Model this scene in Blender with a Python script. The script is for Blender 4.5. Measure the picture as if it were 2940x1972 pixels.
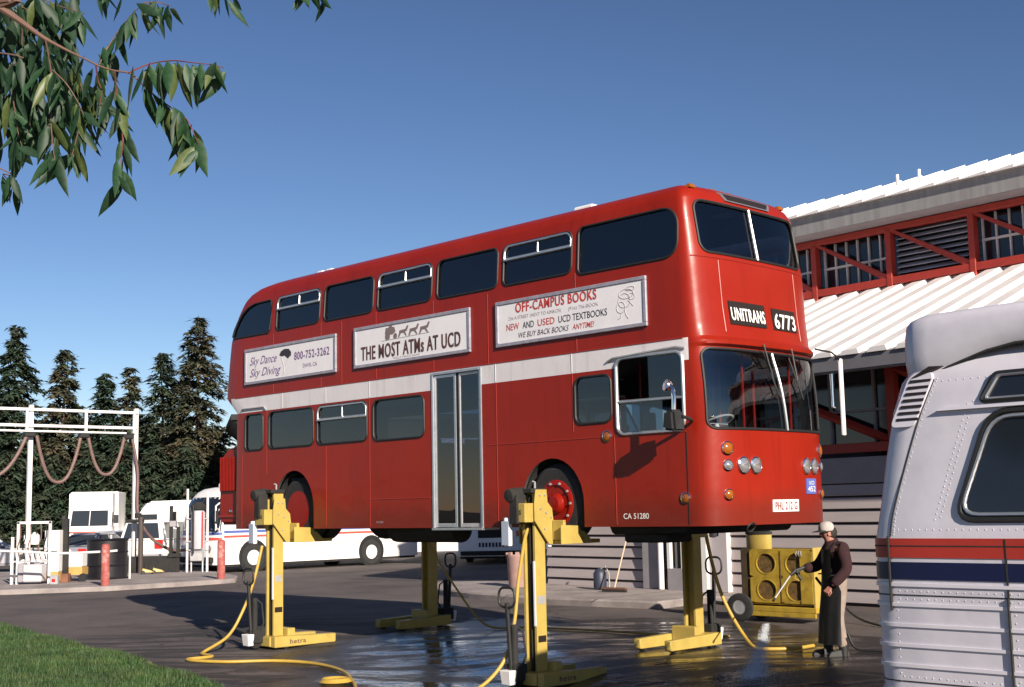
import bpy, bmesh, math, random
import numpy as np
from mathutils import Vector, Matrix, Euler
R_ = math.radians
rnd = random.Random(7)
for o in list(bpy.data.objects): bpy.data.objects.remove(o)
S = bpy.context.scene
COL = S.collection

# ------------------------------------------------------------------ camera, sky, sun, exposure
CAMH = 2.0
cd = bpy.data.cameras.new('camera'); cam = bpy.data.objects.new('camera', cd); COL.objects.link(cam)
MW = Matrix.Translation((0, 0, CAMH))
# columns of MW are the camera's right, up and back axes
right = Vector((0.999788, 0.002619, -0.020428)); upv = Vector((0.020596, -0.127121, 0.991673)); back = Vector((0.0, -0.991884, -0.127148))
for i in range(3):
    MW[i][0] = right[i]; MW[i][1] = upv[i]; MW[i][2] = back[i]
cam.matrix_world = MW
cd.sensor_width = 36; cd.lens = 45.306; cd.clip_end = 6000; cd.clip_start = 0.05
S.camera = cam

SUN_EL = 24.5
LX, LY = -0.43, 0.903                      # horizontal direction the sunlight travels
w = bpy.data.worlds.new('World'); S.world = w; w.use_nodes = True
nt = w.node_tree
bg = nt.nodes['Background']
sky = nt.nodes.new('ShaderNodeTexSky'); sky.sky_type = 'NISHITA'; sky.sun_disc = False
sky.sun_elevation = R_(SUN_EL); sky.sun_rotation = math.atan2(-LX, -LY)
sky.altitude = 500; sky.air_density = 1.0; sky.dust_density = 0.0; sky.ozone_density = 8.0
gam = nt.nodes.new('ShaderNodeGamma'); gam.inputs[1].default_value = 1.3      # the film's contrast and cast, over the whole sky alike
tin = nt.nodes.new('ShaderNodeMix'); tin.data_type = 'RGBA'; tin.blend_type = 'MULTIPLY'; tin.inputs[0].default_value = 1; tin.inputs[7].default_value = (1.50, .90, .64, 1)
nt.links.new(sky.outputs[0], gam.inputs[0]); nt.links.new(gam.outputs[0], tin.inputs[6])
nt.links.new(tin.outputs[2], bg.inputs[0]); bg.inputs[1].default_value = 0.05
sl = bpy.data.lights.new('sun', 'SUN'); sl.energy = 5.0; sl.angle = R_(0.53); sl.color = (1.0, 0.90, 0.76)
so = bpy.data.objects.new('sun', sl); COL.objects.link(so)
ld = Vector((LX, LY, -math.tan(R_(SUN_EL)))).normalized()
so.rotation_euler = ld.to_track_quat('-Z', 'Y').to_euler(); so.location = (20, -40, 30)
S.view_settings.view_transform = 'Standard'; S.view_settings.look = 'None'
S.view_settings.exposure = 0.75; S.view_settings.gamma = 1.0; S.view_settings.use_curve_mapping = False
S.render.engine = 'CYCLES'

# ------------------------------------------------------------------ frames of reference
P0 = Vector((2.0335, 15.2, 1.7535))         # foot of the red bus's near front corner, on its skirt
D = Vector((-0.70235, 0.71184, 0))          # towards the red bus's rear
N = Vector((0.71184, 0.70235, 0))           # across the red bus, away from us
YAW = math.atan2(-D.y, -D.x)                # bus heading
def smooth(t): t = max(0.0, min(1.0, t)); return t*t*(3-2*t)
def gz(x, y):                               # paved yard dips along the near side of the red bus
    dx, dy = x-P0.x, y-P0.y
    u = dx*D.x+dy*D.y; v = dx*N.x+dy*N.y
    depth = 0.08+0.13*smooth((8.5-u)/6.0)
    if u > 10: depth *= smooth((20-u)/10)
    return -depth*smooth((1.7-v)/2.2)
def at(x, y, Y):                            # a point of the place, Y metres ahead of the photographer
    r = right*((x-1470)/3700) - upv*((y-986)/3700) - back
    r = r*(Y/r.y); return Vector((r.x, r.y, r.z+CAMH))

# ------------------------------------------------------------------ materials
MATS = {}
def mat(name, col, rough=0.6, metal=0.0, var=0.0, vs=3.0, bump=0.0, bs=40.0, coat=0.0, spec=0.5, col2=None, c2s=2.0, c2lo=0.45, c2hi=0.62, emit=0, stretch=(1, 1, 1), croughn=0.08):
    if name in MATS: return MATS[name]
    m = bpy.data.materials.new(name); m.use_nodes = True; t = m.node_tree; b = t.nodes['Principled BSDF']
    b.inputs['Base Color'].default_value = (*col, 1); b.inputs['Roughness'].default_value = rough
    b.inputs['Metallic'].default_value = metal; b.inputs['Coat Weight'].default_value = coat
    b.inputs['Coat Roughness'].default_value = croughn; b.inputs['Specular IOR Level'].default_value = spec
    tc = t.nodes.new('ShaderNodeTexCoord'); mp = t.nodes.new('ShaderNodeMapping'); mp.inputs['Scale'].default_value = stretch
    t.links.new(tc.outputs['Object'], mp.inputs[0])
    src = None
    if col2 is not None:
        n = t.nodes.new('ShaderNodeTexNoise'); n.inputs['Scale'].default_value = c2s; n.inputs['Detail'].default_value = 6; n.inputs['Roughness'].default_value = 0.65
        t.links.new(mp.outputs[0], n.inputs['Vector'])
        r = t.nodes.new('ShaderNodeValToRGB'); r.color_ramp.elements[0].position = c2lo; r.color_ramp.elements[1].position = c2hi
        r.color_ramp.elements[0].color = (*col, 1); r.color_ramp.elements[1].color = (*col2, 1)
        t.links.new(n.outputs[0], r.inputs[0]); src = r.outputs[0]
    if var > 0:
        n = t.nodes.new('ShaderNodeTexNoise'); n.inputs['Scale'].default_value = vs; n.inputs['Detail'].default_value = 8; n.inputs['Roughness'].default_value = 0.6
        t.links.new(mp.outputs[0], n.inputs['Vector'])
        mr = t.nodes.new('ShaderNodeMapRange'); mr.inputs[1].default_value = 0.3; mr.inputs[2].default_value = 0.7
        mr.inputs[3].default_value = 1-var; mr.inputs[4].default_value = 1+var
        t.links.new(n.outputs[0], mr.inputs[0])
        mx = t.nodes.new('ShaderNodeMix'); mx.data_type = 'RGBA'; mx.blend_type = 'MULTIPLY'; mx.inputs[0].default_value = 1
        if src is None: mx.inputs[6].default_value = (*col, 1)
        else: t.links.new(src, mx.inputs[6])
        t.links.new(mr.outputs[0], mx.inputs[7]); src = mx.outputs[2]
        ra = t.nodes.new('ShaderNodeMath'); ra.operation = 'MULTIPLY_ADD'; ra.inputs[1].default_value = 0.25*var; ra.inputs[2].default_value = rough
        t.links.new(n.outputs[0], ra.inputs[0]); t.links.new(ra.outputs[0], b.inputs['Roughness'])
    if src is not None: t.links.new(src, b.inputs['Base Color'])
    if bump > 0:
        n = t.nodes.new('ShaderNodeTexNoise'); n.inputs['Scale'].default_value = bs; n.inputs['Detail'].default_value = 5
        t.links.new(mp.outputs[0], n.inputs['Vector'])
        bp = t.nodes.new('ShaderNodeBump'); bp.inputs['Strength'].default_value = bump; bp.inputs['Distance'].default_value = 0.02
        t.links.new(n.outputs[0], bp.inputs['Height']); t.links.new(bp.outputs[0], b.inputs['Normal'])
    if emit:
        b.inputs['Emission Color'].default_value = (*col, 1); b.inputs['Emission Strength'].default_value = emit
    MATS[name] = m
    return m
def glass(name, tint, rough=0.01, ior=1.5):
    if name in MATS: return MATS[name]
    m = bpy.data.materials.new(name); m.use_nodes = True; t = m.node_tree
    t.nodes.remove(t.nodes['Principled BSDF'])
    tr = t.nodes.new('ShaderNodeBsdfTransparent'); tr.inputs[0].default_value = (*tint, 1)
    gl = t.nodes.new('ShaderNodeBsdfGlossy'); gl.inputs['Roughness'].default_value = rough; gl.inputs[0].default_value = (1, 1, 1, 1)
    ge = t.nodes.new('ShaderNodeNewGeometry'); dt = t.nodes.new('ShaderNodeVectorMath'); dt.operation = 'DOT_PRODUCT'
    t.links.new(ge.outputs['Normal'], dt.inputs[0]); t.links.new(ge.outputs['Incoming'], dt.inputs[1])
    prev = dt.outputs['Value']                      # Schlick reflectance of a thin pane, the same from both sides
    for op, k_ in (('ABSOLUTE', 0), ('SUBTRACT', None), ('POWER', 5.0), ('MULTIPLY_ADD', .90)):
        n_ = t.nodes.new('ShaderNodeMath'); n_.operation = op
        if op == 'SUBTRACT': n_.inputs[0].default_value = 1.0; t.links.new(prev, n_.inputs[1])
        else:
            t.links.new(prev, n_.inputs[0]); n_.inputs[1].default_value = k_
            if op == 'MULTIPLY_ADD': n_.inputs[2].default_value = .10
        prev = n_.outputs[0]
    mx = t.nodes.new('ShaderNodeMixShader'); out = t.nodes['Material Output']
    n = t.nodes.new('ShaderNodeTexNoise'); n.inputs['Scale'].default_value = 1.3
    tc = t.nodes.new('ShaderNodeTexCoord'); t.links.new(tc.outputs['Object'], n.inputs['Vector'])
    bp = t.nodes.new('ShaderNodeBump'); bp.inputs['Strength'].default_value = 0.04; bp.inputs['Distance'].default_value = 0.05
    t.links.new(n.outputs[0], bp.inputs['Height']); t.links.new(bp.outputs[0], gl.inputs['Normal'])
    t.links.new(prev, mx.inputs[0]); t.links.new(tr.outputs[0], mx.inputs[1]); t.links.new(gl.outputs[0], mx.inputs[2])
    t.links.new(mx.outputs[0], out.inputs[0])
    MATS[name] = m
    return m

def bus_paint():
    m = bpy.data.materials.new('red bus paint with white band'); m.use_nodes = True; t = m.node_tree; b = t.nodes['Principled BSDF']
    tc = t.nodes.new('ShaderNodeTexCoord'); sp = t.nodes.new('ShaderNodeSeparateXYZ'); t.links.new(tc.outputs['Object'], sp.inputs[0])
    def math_(op, a, bb, clamp=False):
        n = t.nodes.new('ShaderNodeMath'); n.operation = op; n.use_clamp = clamp
        for i, x in enumerate((a, bb)):
            if isinstance(x, (int, float)): n.inputs[i].default_value = x
            else: t.links.new(x, n.inputs[i])
        return n.outputs[0]
    z = sp.outputs[2]; x = sp.outputs[0]; y = sp.outputs[1]
    band = math_('MULTIPLY', math_('GREATER_THAN', z, 1.955), math_('LESS_THAN', z, 2.222))
    side = math_('MULTIPLY', math_('LESS_THAN', x, 0.07), math_('GREATER_THAN', x, -9.83))
    band = math_('MULTIPLY', band, side)
    n1 = t.nodes.new('ShaderNodeTexNoise'); n1.inputs['Scale'].default_value = 1.1; n1.inputs['Detail'].default_value = 7; t.links.new(tc.outputs['Object'], n1.inputs['Vector'])
    r1 = t.nodes.new('ShaderNodeValToRGB'); r1.color_ramp.elements[0].position = .3; r1.color_ramp.elements[1].position = .75
    r1.color_ramp.elements[0].color = (0.238, 0.0110, 0.0028, 1); r1.color_ramp.elements[1].color = (0.278, 0.0155, 0.005, 1)
    t.links.new(n1.outputs[0], r1.inputs[0])
    mp = t.nodes.new('ShaderNodeMapping'); mp.inputs['Scale'].default_value = (9, 9, 0.7); t.links.new(tc.outputs['Object'], mp.inputs[0])
    n2 = t.nodes.new('ShaderNodeTexNoise'); n2.inputs['Scale'].default_value = 1; n2.inputs['Detail'].default_value = 6; t.links.new(mp.outputs[0], n2.inputs['Vector'])
    r2 = t.nodes.new('ShaderNodeValToRGB'); r2.color_ramp.elements[0].position = .55; r2.color_ramp.elements[1].position = .8
    r2.color_ramp.elements[0].color = (1, 1, 1, 1); r2.color_ramp.elements[1].color = (0.80, 0.77, 0.74, 1)
    t.links.new(n2.outputs[0], r2.inputs[0])
    mx = t.nodes.new('ShaderNodeMix'); mx.data_type = 'RGBA'; t.links.new(band, mx.inputs[0]); t.links.new(r1.outputs[0], mx.inputs[6]); mx.inputs[7].default_value = (0.68, 0.64, 0.66, 1)
    m2 = t.nodes.new('ShaderNodeMix'); m2.data_type = 'RGBA'; m2.blend_type = 'MULTIPLY'; m2.inputs[0].default_value = 1
    t.links.new(mx.outputs[2], m2.inputs[6]); t.links.new(r2.outputs[0], m2.inputs[7])
    n4 = t.nodes.new('ShaderNodeTexNoise'); n4.inputs['Scale'].default_value = 3.0; n4.inputs['Detail'].default_value = 8; n4.inputs['Roughness'].default_value = .7; t.links.new(tc.outputs['Object'], n4.inputs['Vector'])
    gr = t.nodes.new('ShaderNodeMapRange'); gr.interpolation_type = 'SMOOTHSTEP'; gr.inputs[1].default_value = -.12; gr.inputs[2].default_value = .30; gr.inputs[3].default_value = .55; gr.inputs[4].default_value = 0.0
    t.links.new(math_('SUBTRACT', z, math_('MULTIPLY', n4.outputs[0], .42)), gr.inputs[0])
    m3 = t.nodes.new('ShaderNodeMix'); m3.data_type = 'RGBA'; t.links.new(gr.outputs[0], m3.inputs[0]); t.links.new(m2.outputs[2], m3.inputs[6]); m3.inputs[7].default_value = (0.10, 0.018, 0.010, 1)
    t.links.new(m3.outputs[2], b.inputs['Base Color'])
    rr = t.nodes.new('ShaderNodeMapRange'); rr.inputs[3].default_value = .26; rr.inputs[4].default_value = .46; t.links.new(n1.outputs[0], rr.inputs[0]); t.links.new(rr.outputs[0], b.inputs['Roughness'])
    b.inputs['Coat Weight'].default_value = 0.10; b.inputs['Coat Roughness'].default_value = 0.06; b.inputs['Specular IOR Level'].default_value = 0.32
    n3 = t.nodes.new('ShaderNodeTexNoise'); n3.inputs['Scale'].default_value = 2.2; n3.inputs['Detail'].default_value = 3; t.links.new(tc.outputs['Object'], n3.inputs['Vector'])
    bp = t.nodes.new('ShaderNodeBump'); bp.inputs['Strength'].default_value = 0.30; bp.inputs['Distance'].default_value = 0.03
    t.links.new(n3.outputs[0], bp.inputs['Height']); t.links.new(bp.outputs[0], b.inputs['Normal']); t.links.new(bp.outputs[0], b.inputs['Coat Normal'])
    return m

M_RED = bus_paint()
M_REDP = mat('red paint', (0.255, 0.009, 0.004), .35, var=.1, coat=.08, spec=.3)
M_REDSEAM = mat('weathered red moulding', (0.29, 0.022, 0.013), .4)
M_BLACK = mat('black rubber', (0.012, 0.012, 0.013), .55, var=.25, vs=8)
M_TYRE = mat('tyre rubber', (0.022, 0.021, 0.022), .8, var=.3, vs=10, bump=.2, bs=60)
M_DARK = mat('dark underside', (0.018, 0.017, 0.016), .8, var=.4, vs=4, bump=.3, bs=20)
M_INT = mat('dark saloon lining', (0.045, 0.045, 0.05), .7, var=.2)
M_SEAT = mat('blue seat moquette', (0.03, 0.04, 0.075), .9, var=.3, vs=20)
M_CAB = mat('blue cab lining', (0.10, 0.17, 0.24), .6, var=.1)
M_CREAM = mat('pale saloon ceiling', (0.30, 0.30, 0.29), .6, var=.1)
M_ALU = mat('brushed aluminium', (0.62, 0.62, 0.64), .32, metal=.85, var=.08, vs=9)
M_CHROME = mat('chrome', (0.75, 0.75, 0.75), .12, metal=1)
M_WHITE = mat('white enamel', (0.80, 0.78, 0.77), .38, var=.05, vs=2)
M_ADW = mat('white poster board', (0.80, 0.77, 0.80), .55, var=.04, vs=5)
M_ADF = mat('grey poster frame', (0.36, 0.34, 0.40), .45, metal=.3, var=.2, vs=12)
M_YEL = mat('yellow machine paint', (0.42, 0.305, 0.075), .45, var=.12, vs=4, bump=.06, bs=60, col2=(0.21, 0.135, 0.045), c2s=7, c2lo=.64, c2hi=.72)
M_YELD = mat('stained yellow machine paint', (0.40, 0.265, 0.03), .5, var=.2, vs=5, col2=(0.20, 0.125, 0.025), c2s=4, c2lo=.5, c2hi=.72, bump=.08)
M_YCAB = mat('yellow cable sheath', (0.44, 0.285, 0.05), .45, var=.12, vs=6)
M_AMBER = mat('amber lens', (0.30, 0.085, 0.010), .15, coat=.5)
M_REDLENS = mat('red lens', (0.5, 0.02, 0.02), .15, coat=.5)
M_LAMP = mat('headlamp glass', (0.62, 0.60, 0.60), .08, metal=.75, coat=1.0)
M_SIGNB = mat('black sign', (0.02, 0.014, 0.012), .4)
M_SIGNW = mat('white lettering', (0.86, 0.84, 0.80), .5)
M_TXTK = mat('black print', (0.035, 0.03, 0.04), .6)
M_TXTBR = mat('brown print', (0.10, 0.045, 0.04), .6)
M_TXTR = mat('red print', (0.52, 0.05, 0.04), .6)
M_TXTP = mat('purple print', (0.22, 0.13, 0.28), .6)
M_TXTG = mat('pale grey print', (0.42, 0.38, 0.40), .6)
M_BLUEP = mat('blue plate', (0.10, 0.13, 0.42), .45)
M_GLASSD = glass('dark tinted glass', (0.07, 0.09, 0.16))
M_GLASSM = glass('lightly tinted glass', (0.40, 0.46, 0.52))
M_GLASSC = glass('clear glass', (0.62, 0.66, 0.68))
M_GLASSO = mat('dirty dark window', (0.012, 0.014, 0.018), .06, var=.15, coat=.6, spec=.6)
M_STEEL = mat('galvanised steel', (0.50, 0.49, 0.50), .45, metal=.5, var=.15, vs=6)
M_PIPEW = mat('white painted pipe', (0.72, 0.69, 0.69), .5, var=.08)
M_CONC = mat('pale concrete', (0.29, 0.25, 0.24), .85, var=.16, vs=2.2, bump=.25, bs=30, col2=(0.20, 0.17, 0.165), c2s=.8)
M_BOLL = mat('faded red bollard paint', (0.33, 0.075, 0.065), .7, var=.18, vs=5, col2=(0.44, 0.22, 0.20), c2s=6, c2lo=.5, c2hi=.62)

# ------------------------------------------------------------------ mesh helpers
class MB:
    def __init__(s): s.v = []; s.f = []
    def add(s, vs, fs):
        k = len(s.v); s.v += [tuple(p) for p in vs]; s.f += [tuple(i+k for i in f) for f in fs]; return s
    def box(s, x0, x1, y0, y1, z0, z1):
        return s.add([(x, y, z) for x in (x0, x1) for y in (y0, y1) for z in (z0, z1)],
                     [(0, 1, 3, 2), (4, 6, 7, 5), (0, 4, 5, 1), (2, 3, 7, 6), (0, 2, 6, 4), (1, 5, 7, 3)])
    def hexa(s, b, t):
        return s.add(list(b)+list(t), [(3, 2, 1, 0), (4, 5, 6, 7), (0, 1, 5, 4), (1, 2, 6, 5), (2, 3, 7, 6), (3, 0, 4, 7)])
    def tube(s, pts, r, n=8, closed=False, cap=True):
        pts = [Vector(p) for p in pts]; k = len(pts); rr = r if isinstance(r, (list, tuple)) else [r]*k
        up = None; rings = []
        for i, p in enumerate(pts):
            if closed: t = pts[(i+1) % k]-pts[i-1]
            else: t = pts[min(i+1, k-1)]-pts[max(i-1, 0)]
            if t.length < 1e-9: t = Vector((0, 0, 1))
            t.normalize()
            if up is None:
                up = Vector((0, 0, 1)) if abs(t.z) < .9 else Vector((1, 0, 0))
            a = up-t*up.dot(t)
            if a.length < 1e-4: a = t.orthogonal()
            a.normalize(); b = t.cross(a); up = a
            rings.append([p+(a*math.cos(2*math.pi*j/n)+b*math.sin(2*math.pi*j/n))*rr[i] for j in range(n)])
        vs = [q for rg in rings for q in rg]; fs = []
        for i in range(k if closed else k-1):
            i2 = (i+1) % k
            for j in range(n):
                j2 = (j+1) % n; fs.append((i*n+j, i*n+j2, i2*n+j2, i2*n+j))
        if cap and not closed: fs += [tuple(range(n-1, -1, -1)), tuple((k-1)*n+j for j in range(n))]
        return s.add(vs, fs)
    def cyl(s, p, q, r, r2=None, n=14): return s.tube([p, q], [r, r if r2 is None else r2], n)
    def prism(s, poly, fn, t0, t1):
        n = len(poly); vs = [fn(a, b, t0) for a, b in poly]+[fn(a, b, t1) for a, b in poly]
        fs = [tuple(range(n)), tuple(range(2*n-1, n-1, -1))]+[(i, i+n, (i+1) % n+n, (i+1) % n) for i in range(n)]
        return s.add(vs, fs)
    def lathe(s, prof, org, ax, n=20, close=False):
        org = Vector(org); ax = Vector(ax).normalized(); a = ax.orthogonal().normalized(); b = ax.cross(a)
        vs = []; fs = []; k = len(prof)
        for (r, h) in prof:
            for j in range(n):
                an = 2*math.pi*j/n; vs.append(org+ax*h+(a*math.cos(an)+b*math.sin(an))*r)
        for i in range(k-1 if not close else k):
            i2 = (i+1) % k
            for j in range(n): j2 = (j+1) % n; fs.append((i*n+j, i*n+j2, i2*n+j2, i2*n+j))
        if not close: fs += [tuple(range(n-1, -1, -1)), tuple((k-1)*n+j for j in range(n))]
        return s.add(vs, fs)
    def mesh(s, name, bevel=0, sm=35, recalc=True, seg=1):
        me = bpy.data.meshes.new(name); me.from_pydata(s.v, [], s.f); 
        if recalc or bevel:
            bm = bmesh.new(); bm.from_mesh(me)
            bmesh.ops.recalc_face_normals(bm, faces=bm.faces)
            if bevel:
                ed = [e for e in bm.edges if len(e.link_faces) == 2 and e.calc_face_angle(0) > .5]
                bmesh.ops.bevel(bm, geom=ed, offset=bevel, segments=seg, affect='EDGES', clamp_overlap=True)
            bm.to_mesh(me); bm.free()
        if sm:
            me.polygons.foreach_set('use_smooth', [True]*len(me.polygons)); me.set_sharp_from_angle(angle=R_(sm))
        me.update(); return me
    def build(s, name, m, parent=None, bevel=0, sm=35, recalc=True, seg=1):
        return link(name, s.mesh(name, bevel, sm, recalc, seg), m, parent)
def link(name, me, m, parent=None):
    if m is not None and len(me.materials) == 0: me.materials.append(m)
    o = bpy.data.objects.new(name, me); COL.objects.link(o)
    if parent is not None: o.parent = parent
    return o
def tag(o, label=None, cat=None, group=None, kind=None):
    if label: o['label'] = label
    if cat: o['category'] = cat
    if group: o['group'] = group
    if kind: o['kind'] = kind
    return o
def thing(name, label, cat, loc, rz=0.0, group=None):
    o = bpy.data.objects.new(name, None); COL.objects.link(o); o.empty_display_size = .2
    o.location = loc; o.rotation_euler = (0, 0, rz); return tag(o, label, cat, group)
def rrect(a0, a1, b0, b1, r, n=5):
    if not isinstance(r, (list, tuple)): r = [r]*4
    out = []
    for (ca, cb, s0, rr) in ((a1-r[0], b0+r[0], -90, r[0]), (a1-r[1], b1-r[1], 0, r[1]), (a0+r[2], b1-r[2], 90, r[2]), (a0+r[3], b0+r[3], 180, r[3])):
        for i in range(n+1):
            an = R_(s0+90*i/n); out.append((ca+rr*math.cos(an), cb+rr*math.sin(an)))
    return out
def text(name, s, m, parent, org, ex, ez, height, width=None, bold=0.0, shear=0.0, align='LEFT', nrm_off=0.0, depth=0.0):
    lay = 3 if bold >= .012 else 1
    cu = bpy.data.curves.new('t', 'FONT'); cu.body = s; cu.size = 1; cu.offset = min(bold, .012); cu.space_character = 1.10 if bold >= .012 else 1.0; cu.shear = shear; cu.resolution_u = 3; cu.extrude = depth/height if depth else 0
    o = bpy.data.objects.new('t', cu); COL.objects.link(o)
    dg = bpy.context.evaluated_depsgraph_get(); dg.update()
    me = bpy.data.meshes.new_from_object(o.evaluated_get(dg)); bpy.data.objects.remove(o); bpy.data.curves.remove(cu)
    co = np.zeros(len(me.vertices)*3); me.vertices.foreach_get('co', co); co = co.reshape(-1, 3)
    x0, x1 = co[:, 0].min(), co[:, 0].max(); k = height/0.69; kx = k if width is None else width/(x1-x0)
    ex = Vector(ex); ez = Vector(ez); org = Vector(org); nn = ex.cross(ez)
    sh = {'LEFT': x0, 'CENTER': (x0+x1)/2, 'RIGHT': x1}[align]
    for v in me.vertices:
        c = v.co.copy(); v.co = org+ex*((c.x-sh)*kx)+ez*(c.y*k)+nn*(nrm_off+c.z*k)
    if lay > 1:
        bm = bmesh.new(); bm.from_mesh(me); src = list(bm.verts)+list(bm.edges)+list(bm.faces)
        for q in range(1, lay):
            g_ = bmesh.ops.duplicate(bm, geom=src)['geom']; dx = bold*k*.5*(q if q % 2 else -q+1)
            for e in g_:
                if isinstance(e, bmesh.types.BMVert): e.co += ex*dx+nn*(.0006*q)
        bm.to_mesh(me); bm.free()
    me.materials.clear(); me.name = name
    return link(name, me, m, parent)
def interp(tab, x):
    if x <= tab[0][0]: return tab[0][1]
    for (a, b), (c, d2) in zip(tab, tab[1:]):
        if x <= c: return b+(d2-b)*(x-a)/(c-a)
    return tab[-1][1]
def evalmesh(o, name):
    dg = bpy.context.evaluated_depsgraph_get(); dg.update()
    me = bpy.data.meshes.new_from_object(o.evaluated_get(dg)); me.name = name; return me
def copy_tree(o, parent=None):
    c = o.copy(); COL.objects.link(c); c.parent = parent
    for ch in list(o.children): copy_tree(ch, c)
    return c

# ================================================================== THE SETTING: paved yard, lawn, kerbed islands
def ground_material():
    m = bpy.data.materials.new('asphalt, partly hosed wet'); m.use_nodes = True; t = m.node_tree; b = t.nodes['Principled BSDF']
    tc = t.nodes.new('ShaderNodeTexCoord'); P = tc.outputs['Object']
    def noise(scale, det=6, vec=None, rough=.6):
        n = t.nodes.new('ShaderNodeTexNoise'); n.inputs['Scale'].default_value = scale; n.inputs['Detail'].default_value = det; n.inputs['Roughness'].default_value = rough
        t.links.new(vec or P, n.inputs['Vector']); return n.outputs[0]
    def M2(op, a, c, d=None, clamp=False):
        n = t.nodes.new('ShaderNodeMath'); n.operation = op; n.use_clamp = clamp
        for i, x in enumerate((a, c, d)):
            if x is None: continue
            if isinstance(x, (int, float)): n.inputs[i].default_value = x
            else: t.links.new(x, n.inputs[i])
        return n.outputs[0]
    def ell(cx, cy, ax, ay, ang):
        mp = t.nodes.new('ShaderNodeMapping'); mp.vector_type = 'TEXTURE'
        mp.inputs['Location'].default_value = (cx, cy, 0); mp.inputs['Rotation'].default_value = (0, 0, ang); mp.inputs['Scale'].default_value = (ax, ay, 1e6)
        t.links.new(P, mp.inputs[0]); l = t.nodes.new('ShaderNodeVectorMath'); l.operation = 'LENGTH'; t.links.new(mp.outputs[0], l.inputs[0]); return l.outputs['Value']
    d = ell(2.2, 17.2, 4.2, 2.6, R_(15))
    for e in ((-0.5, 18.6, 3.0, 5.6, R_(-8)), (1.4, 21.0, 3.2, 2.6, 0), (3.2, 19.6, 2.4, 1.1, R_(-20)), (-2.8, 15.6, 2.2, 1.0, R_(20)), (1.2, 14.0, 5.5, 2.5, 0)):  # hosed water, stretched under the bus to paint its shadow darker
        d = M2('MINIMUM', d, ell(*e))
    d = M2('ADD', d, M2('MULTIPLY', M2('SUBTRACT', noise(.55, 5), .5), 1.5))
    def ramp(v, lo, hi, a=0., c=1.):
        n = t.nodes.new('ShaderNodeMapRange'); n.interpolation_type = 'SMOOTHSTEP'; n.inputs[1].default_value = lo; n.inputs[2].default_value = hi; n.inputs[3].default_value = a; n.inputs[4].default_value = c
        t.links.new(v, n.inputs[0]); return n.outputs[0]
    damp_and_shade = ramp(d, .92, 1.08, 1., 0.)
    mps0 = t.nodes.new('ShaderNodeMapping'); mps0.inputs['Scale'].default_value = (.55, 1.9, 1); t.links.new(P, mps0.inputs[0])
    pud = M2('MULTIPLY', ramp(d, .60, .84, 1., 0.), ramp(noise(1.1, 5, mps0.outputs[0]), .44, .56))
    # dappled tree shade painted as dark streaks, beyond the wet patch
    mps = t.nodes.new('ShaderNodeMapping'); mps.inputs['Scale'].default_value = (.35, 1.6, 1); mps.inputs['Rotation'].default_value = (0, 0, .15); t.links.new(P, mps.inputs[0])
    shade_streaks = M2('MULTIPLY', ramp(noise(1.0, 7, mps.outputs[0], .68), .46, .55), ramp(ell(-3.9, 20.0, 4.8, 6.2, 0), .6, 1.2, .95, 0.))
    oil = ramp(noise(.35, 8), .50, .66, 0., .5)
    base = t.nodes.new('ShaderNodeValToRGB'); base.color_ramp.elements[0].color = (0.050, 0.041, 0.041, 1); base.color_ramp.elements[1].color = (0.135, 0.106, 0.097, 1)
    base.color_ramp.elements[0].position = .3; base.color_ramp.elements[1].position = .72; t.links.new(M2('ADD', M2('MULTIPLY', noise(.45, 8, None, .7), .75), M2('MULTIPLY', noise(9, 6), .25)), base.inputs[0])
    fine = t.nodes.new('ShaderNodeMapRange'); fine.inputs[1].default_value = .3; fine.inputs[2].default_value = .7; fine.inputs[3].default_value = .7; fine.inputs[4].default_value = 1.3; t.links.new(noise(60, 3), fine.inputs[0])
    mul = t.nodes.new('ShaderNodeMix'); mul.data_type = 'RGBA'; mul.blend_type = 'MULTIPLY'; mul.inputs[0].default_value = 1; t.links.new(base.outputs[0], mul.inputs[6]); t.links.new(fine.outputs[0], mul.inputs[7])
    wob = t.nodes.new('ShaderNodeVectorMath'); wob.operation = 'MULTIPLY_ADD'; nw_ = t.nodes.new('ShaderNodeTexNoise'); nw_.inputs['Scale'].default_value = .9; nw_.inputs['Detail'].default_value = 6; t.links.new(P, nw_.inputs['Vector'])
    t.links.new(nw_.outputs['Color'], wob.inputs[0]); wob.inputs[1].default_value = (1.3, 1.3, 0); t.links.new(P, wob.inputs[2])
    vo = t.nodes.new('ShaderNodeTexVoronoi'); vo.feature = 'DISTANCE_TO_EDGE'; vo.inputs['Scale'].default_value = .21; t.links.new(wob.outputs[0], vo.inputs['Vector'])
    crack = M2('MULTIPLY', ramp(vo.outputs['Distance'], .002, .009, .75, 0.), ramp(noise(.3, 3), .42, .6))
    spots = ramp(noise(2.4, 4, None, .5), .66, .74, 0., .6)
    dk = M2('MAXIMUM', M2('MAXIMUM', M2('MULTIPLY', M2('MAXIMUM', damp_and_shade, shade_streaks), .86), oil), M2('MAXIMUM', crack, spots))
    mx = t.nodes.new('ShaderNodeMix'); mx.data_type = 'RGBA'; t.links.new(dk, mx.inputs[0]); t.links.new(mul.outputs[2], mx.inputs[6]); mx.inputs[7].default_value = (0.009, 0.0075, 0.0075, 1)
    t.links.new(mx.outputs[2], b.inputs['Base Color'])
    ro = t.nodes.new('ShaderNodeMapRange'); ro.inputs[3].default_value = .85; ro.inputs[4].default_value = .38; t.links.new(damp_and_shade, ro.inputs[0])
    r2 = t.nodes.new('ShaderNodeMix'); r2.data_type = 'FLOAT'; t.links.new(pud, r2.inputs[0]); t.links.new(ro.outputs[0], r2.inputs[2]); r2.inputs[3].default_value = .05
    t.links.new(r2.outputs[0], b.inputs['Roughness'])
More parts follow.
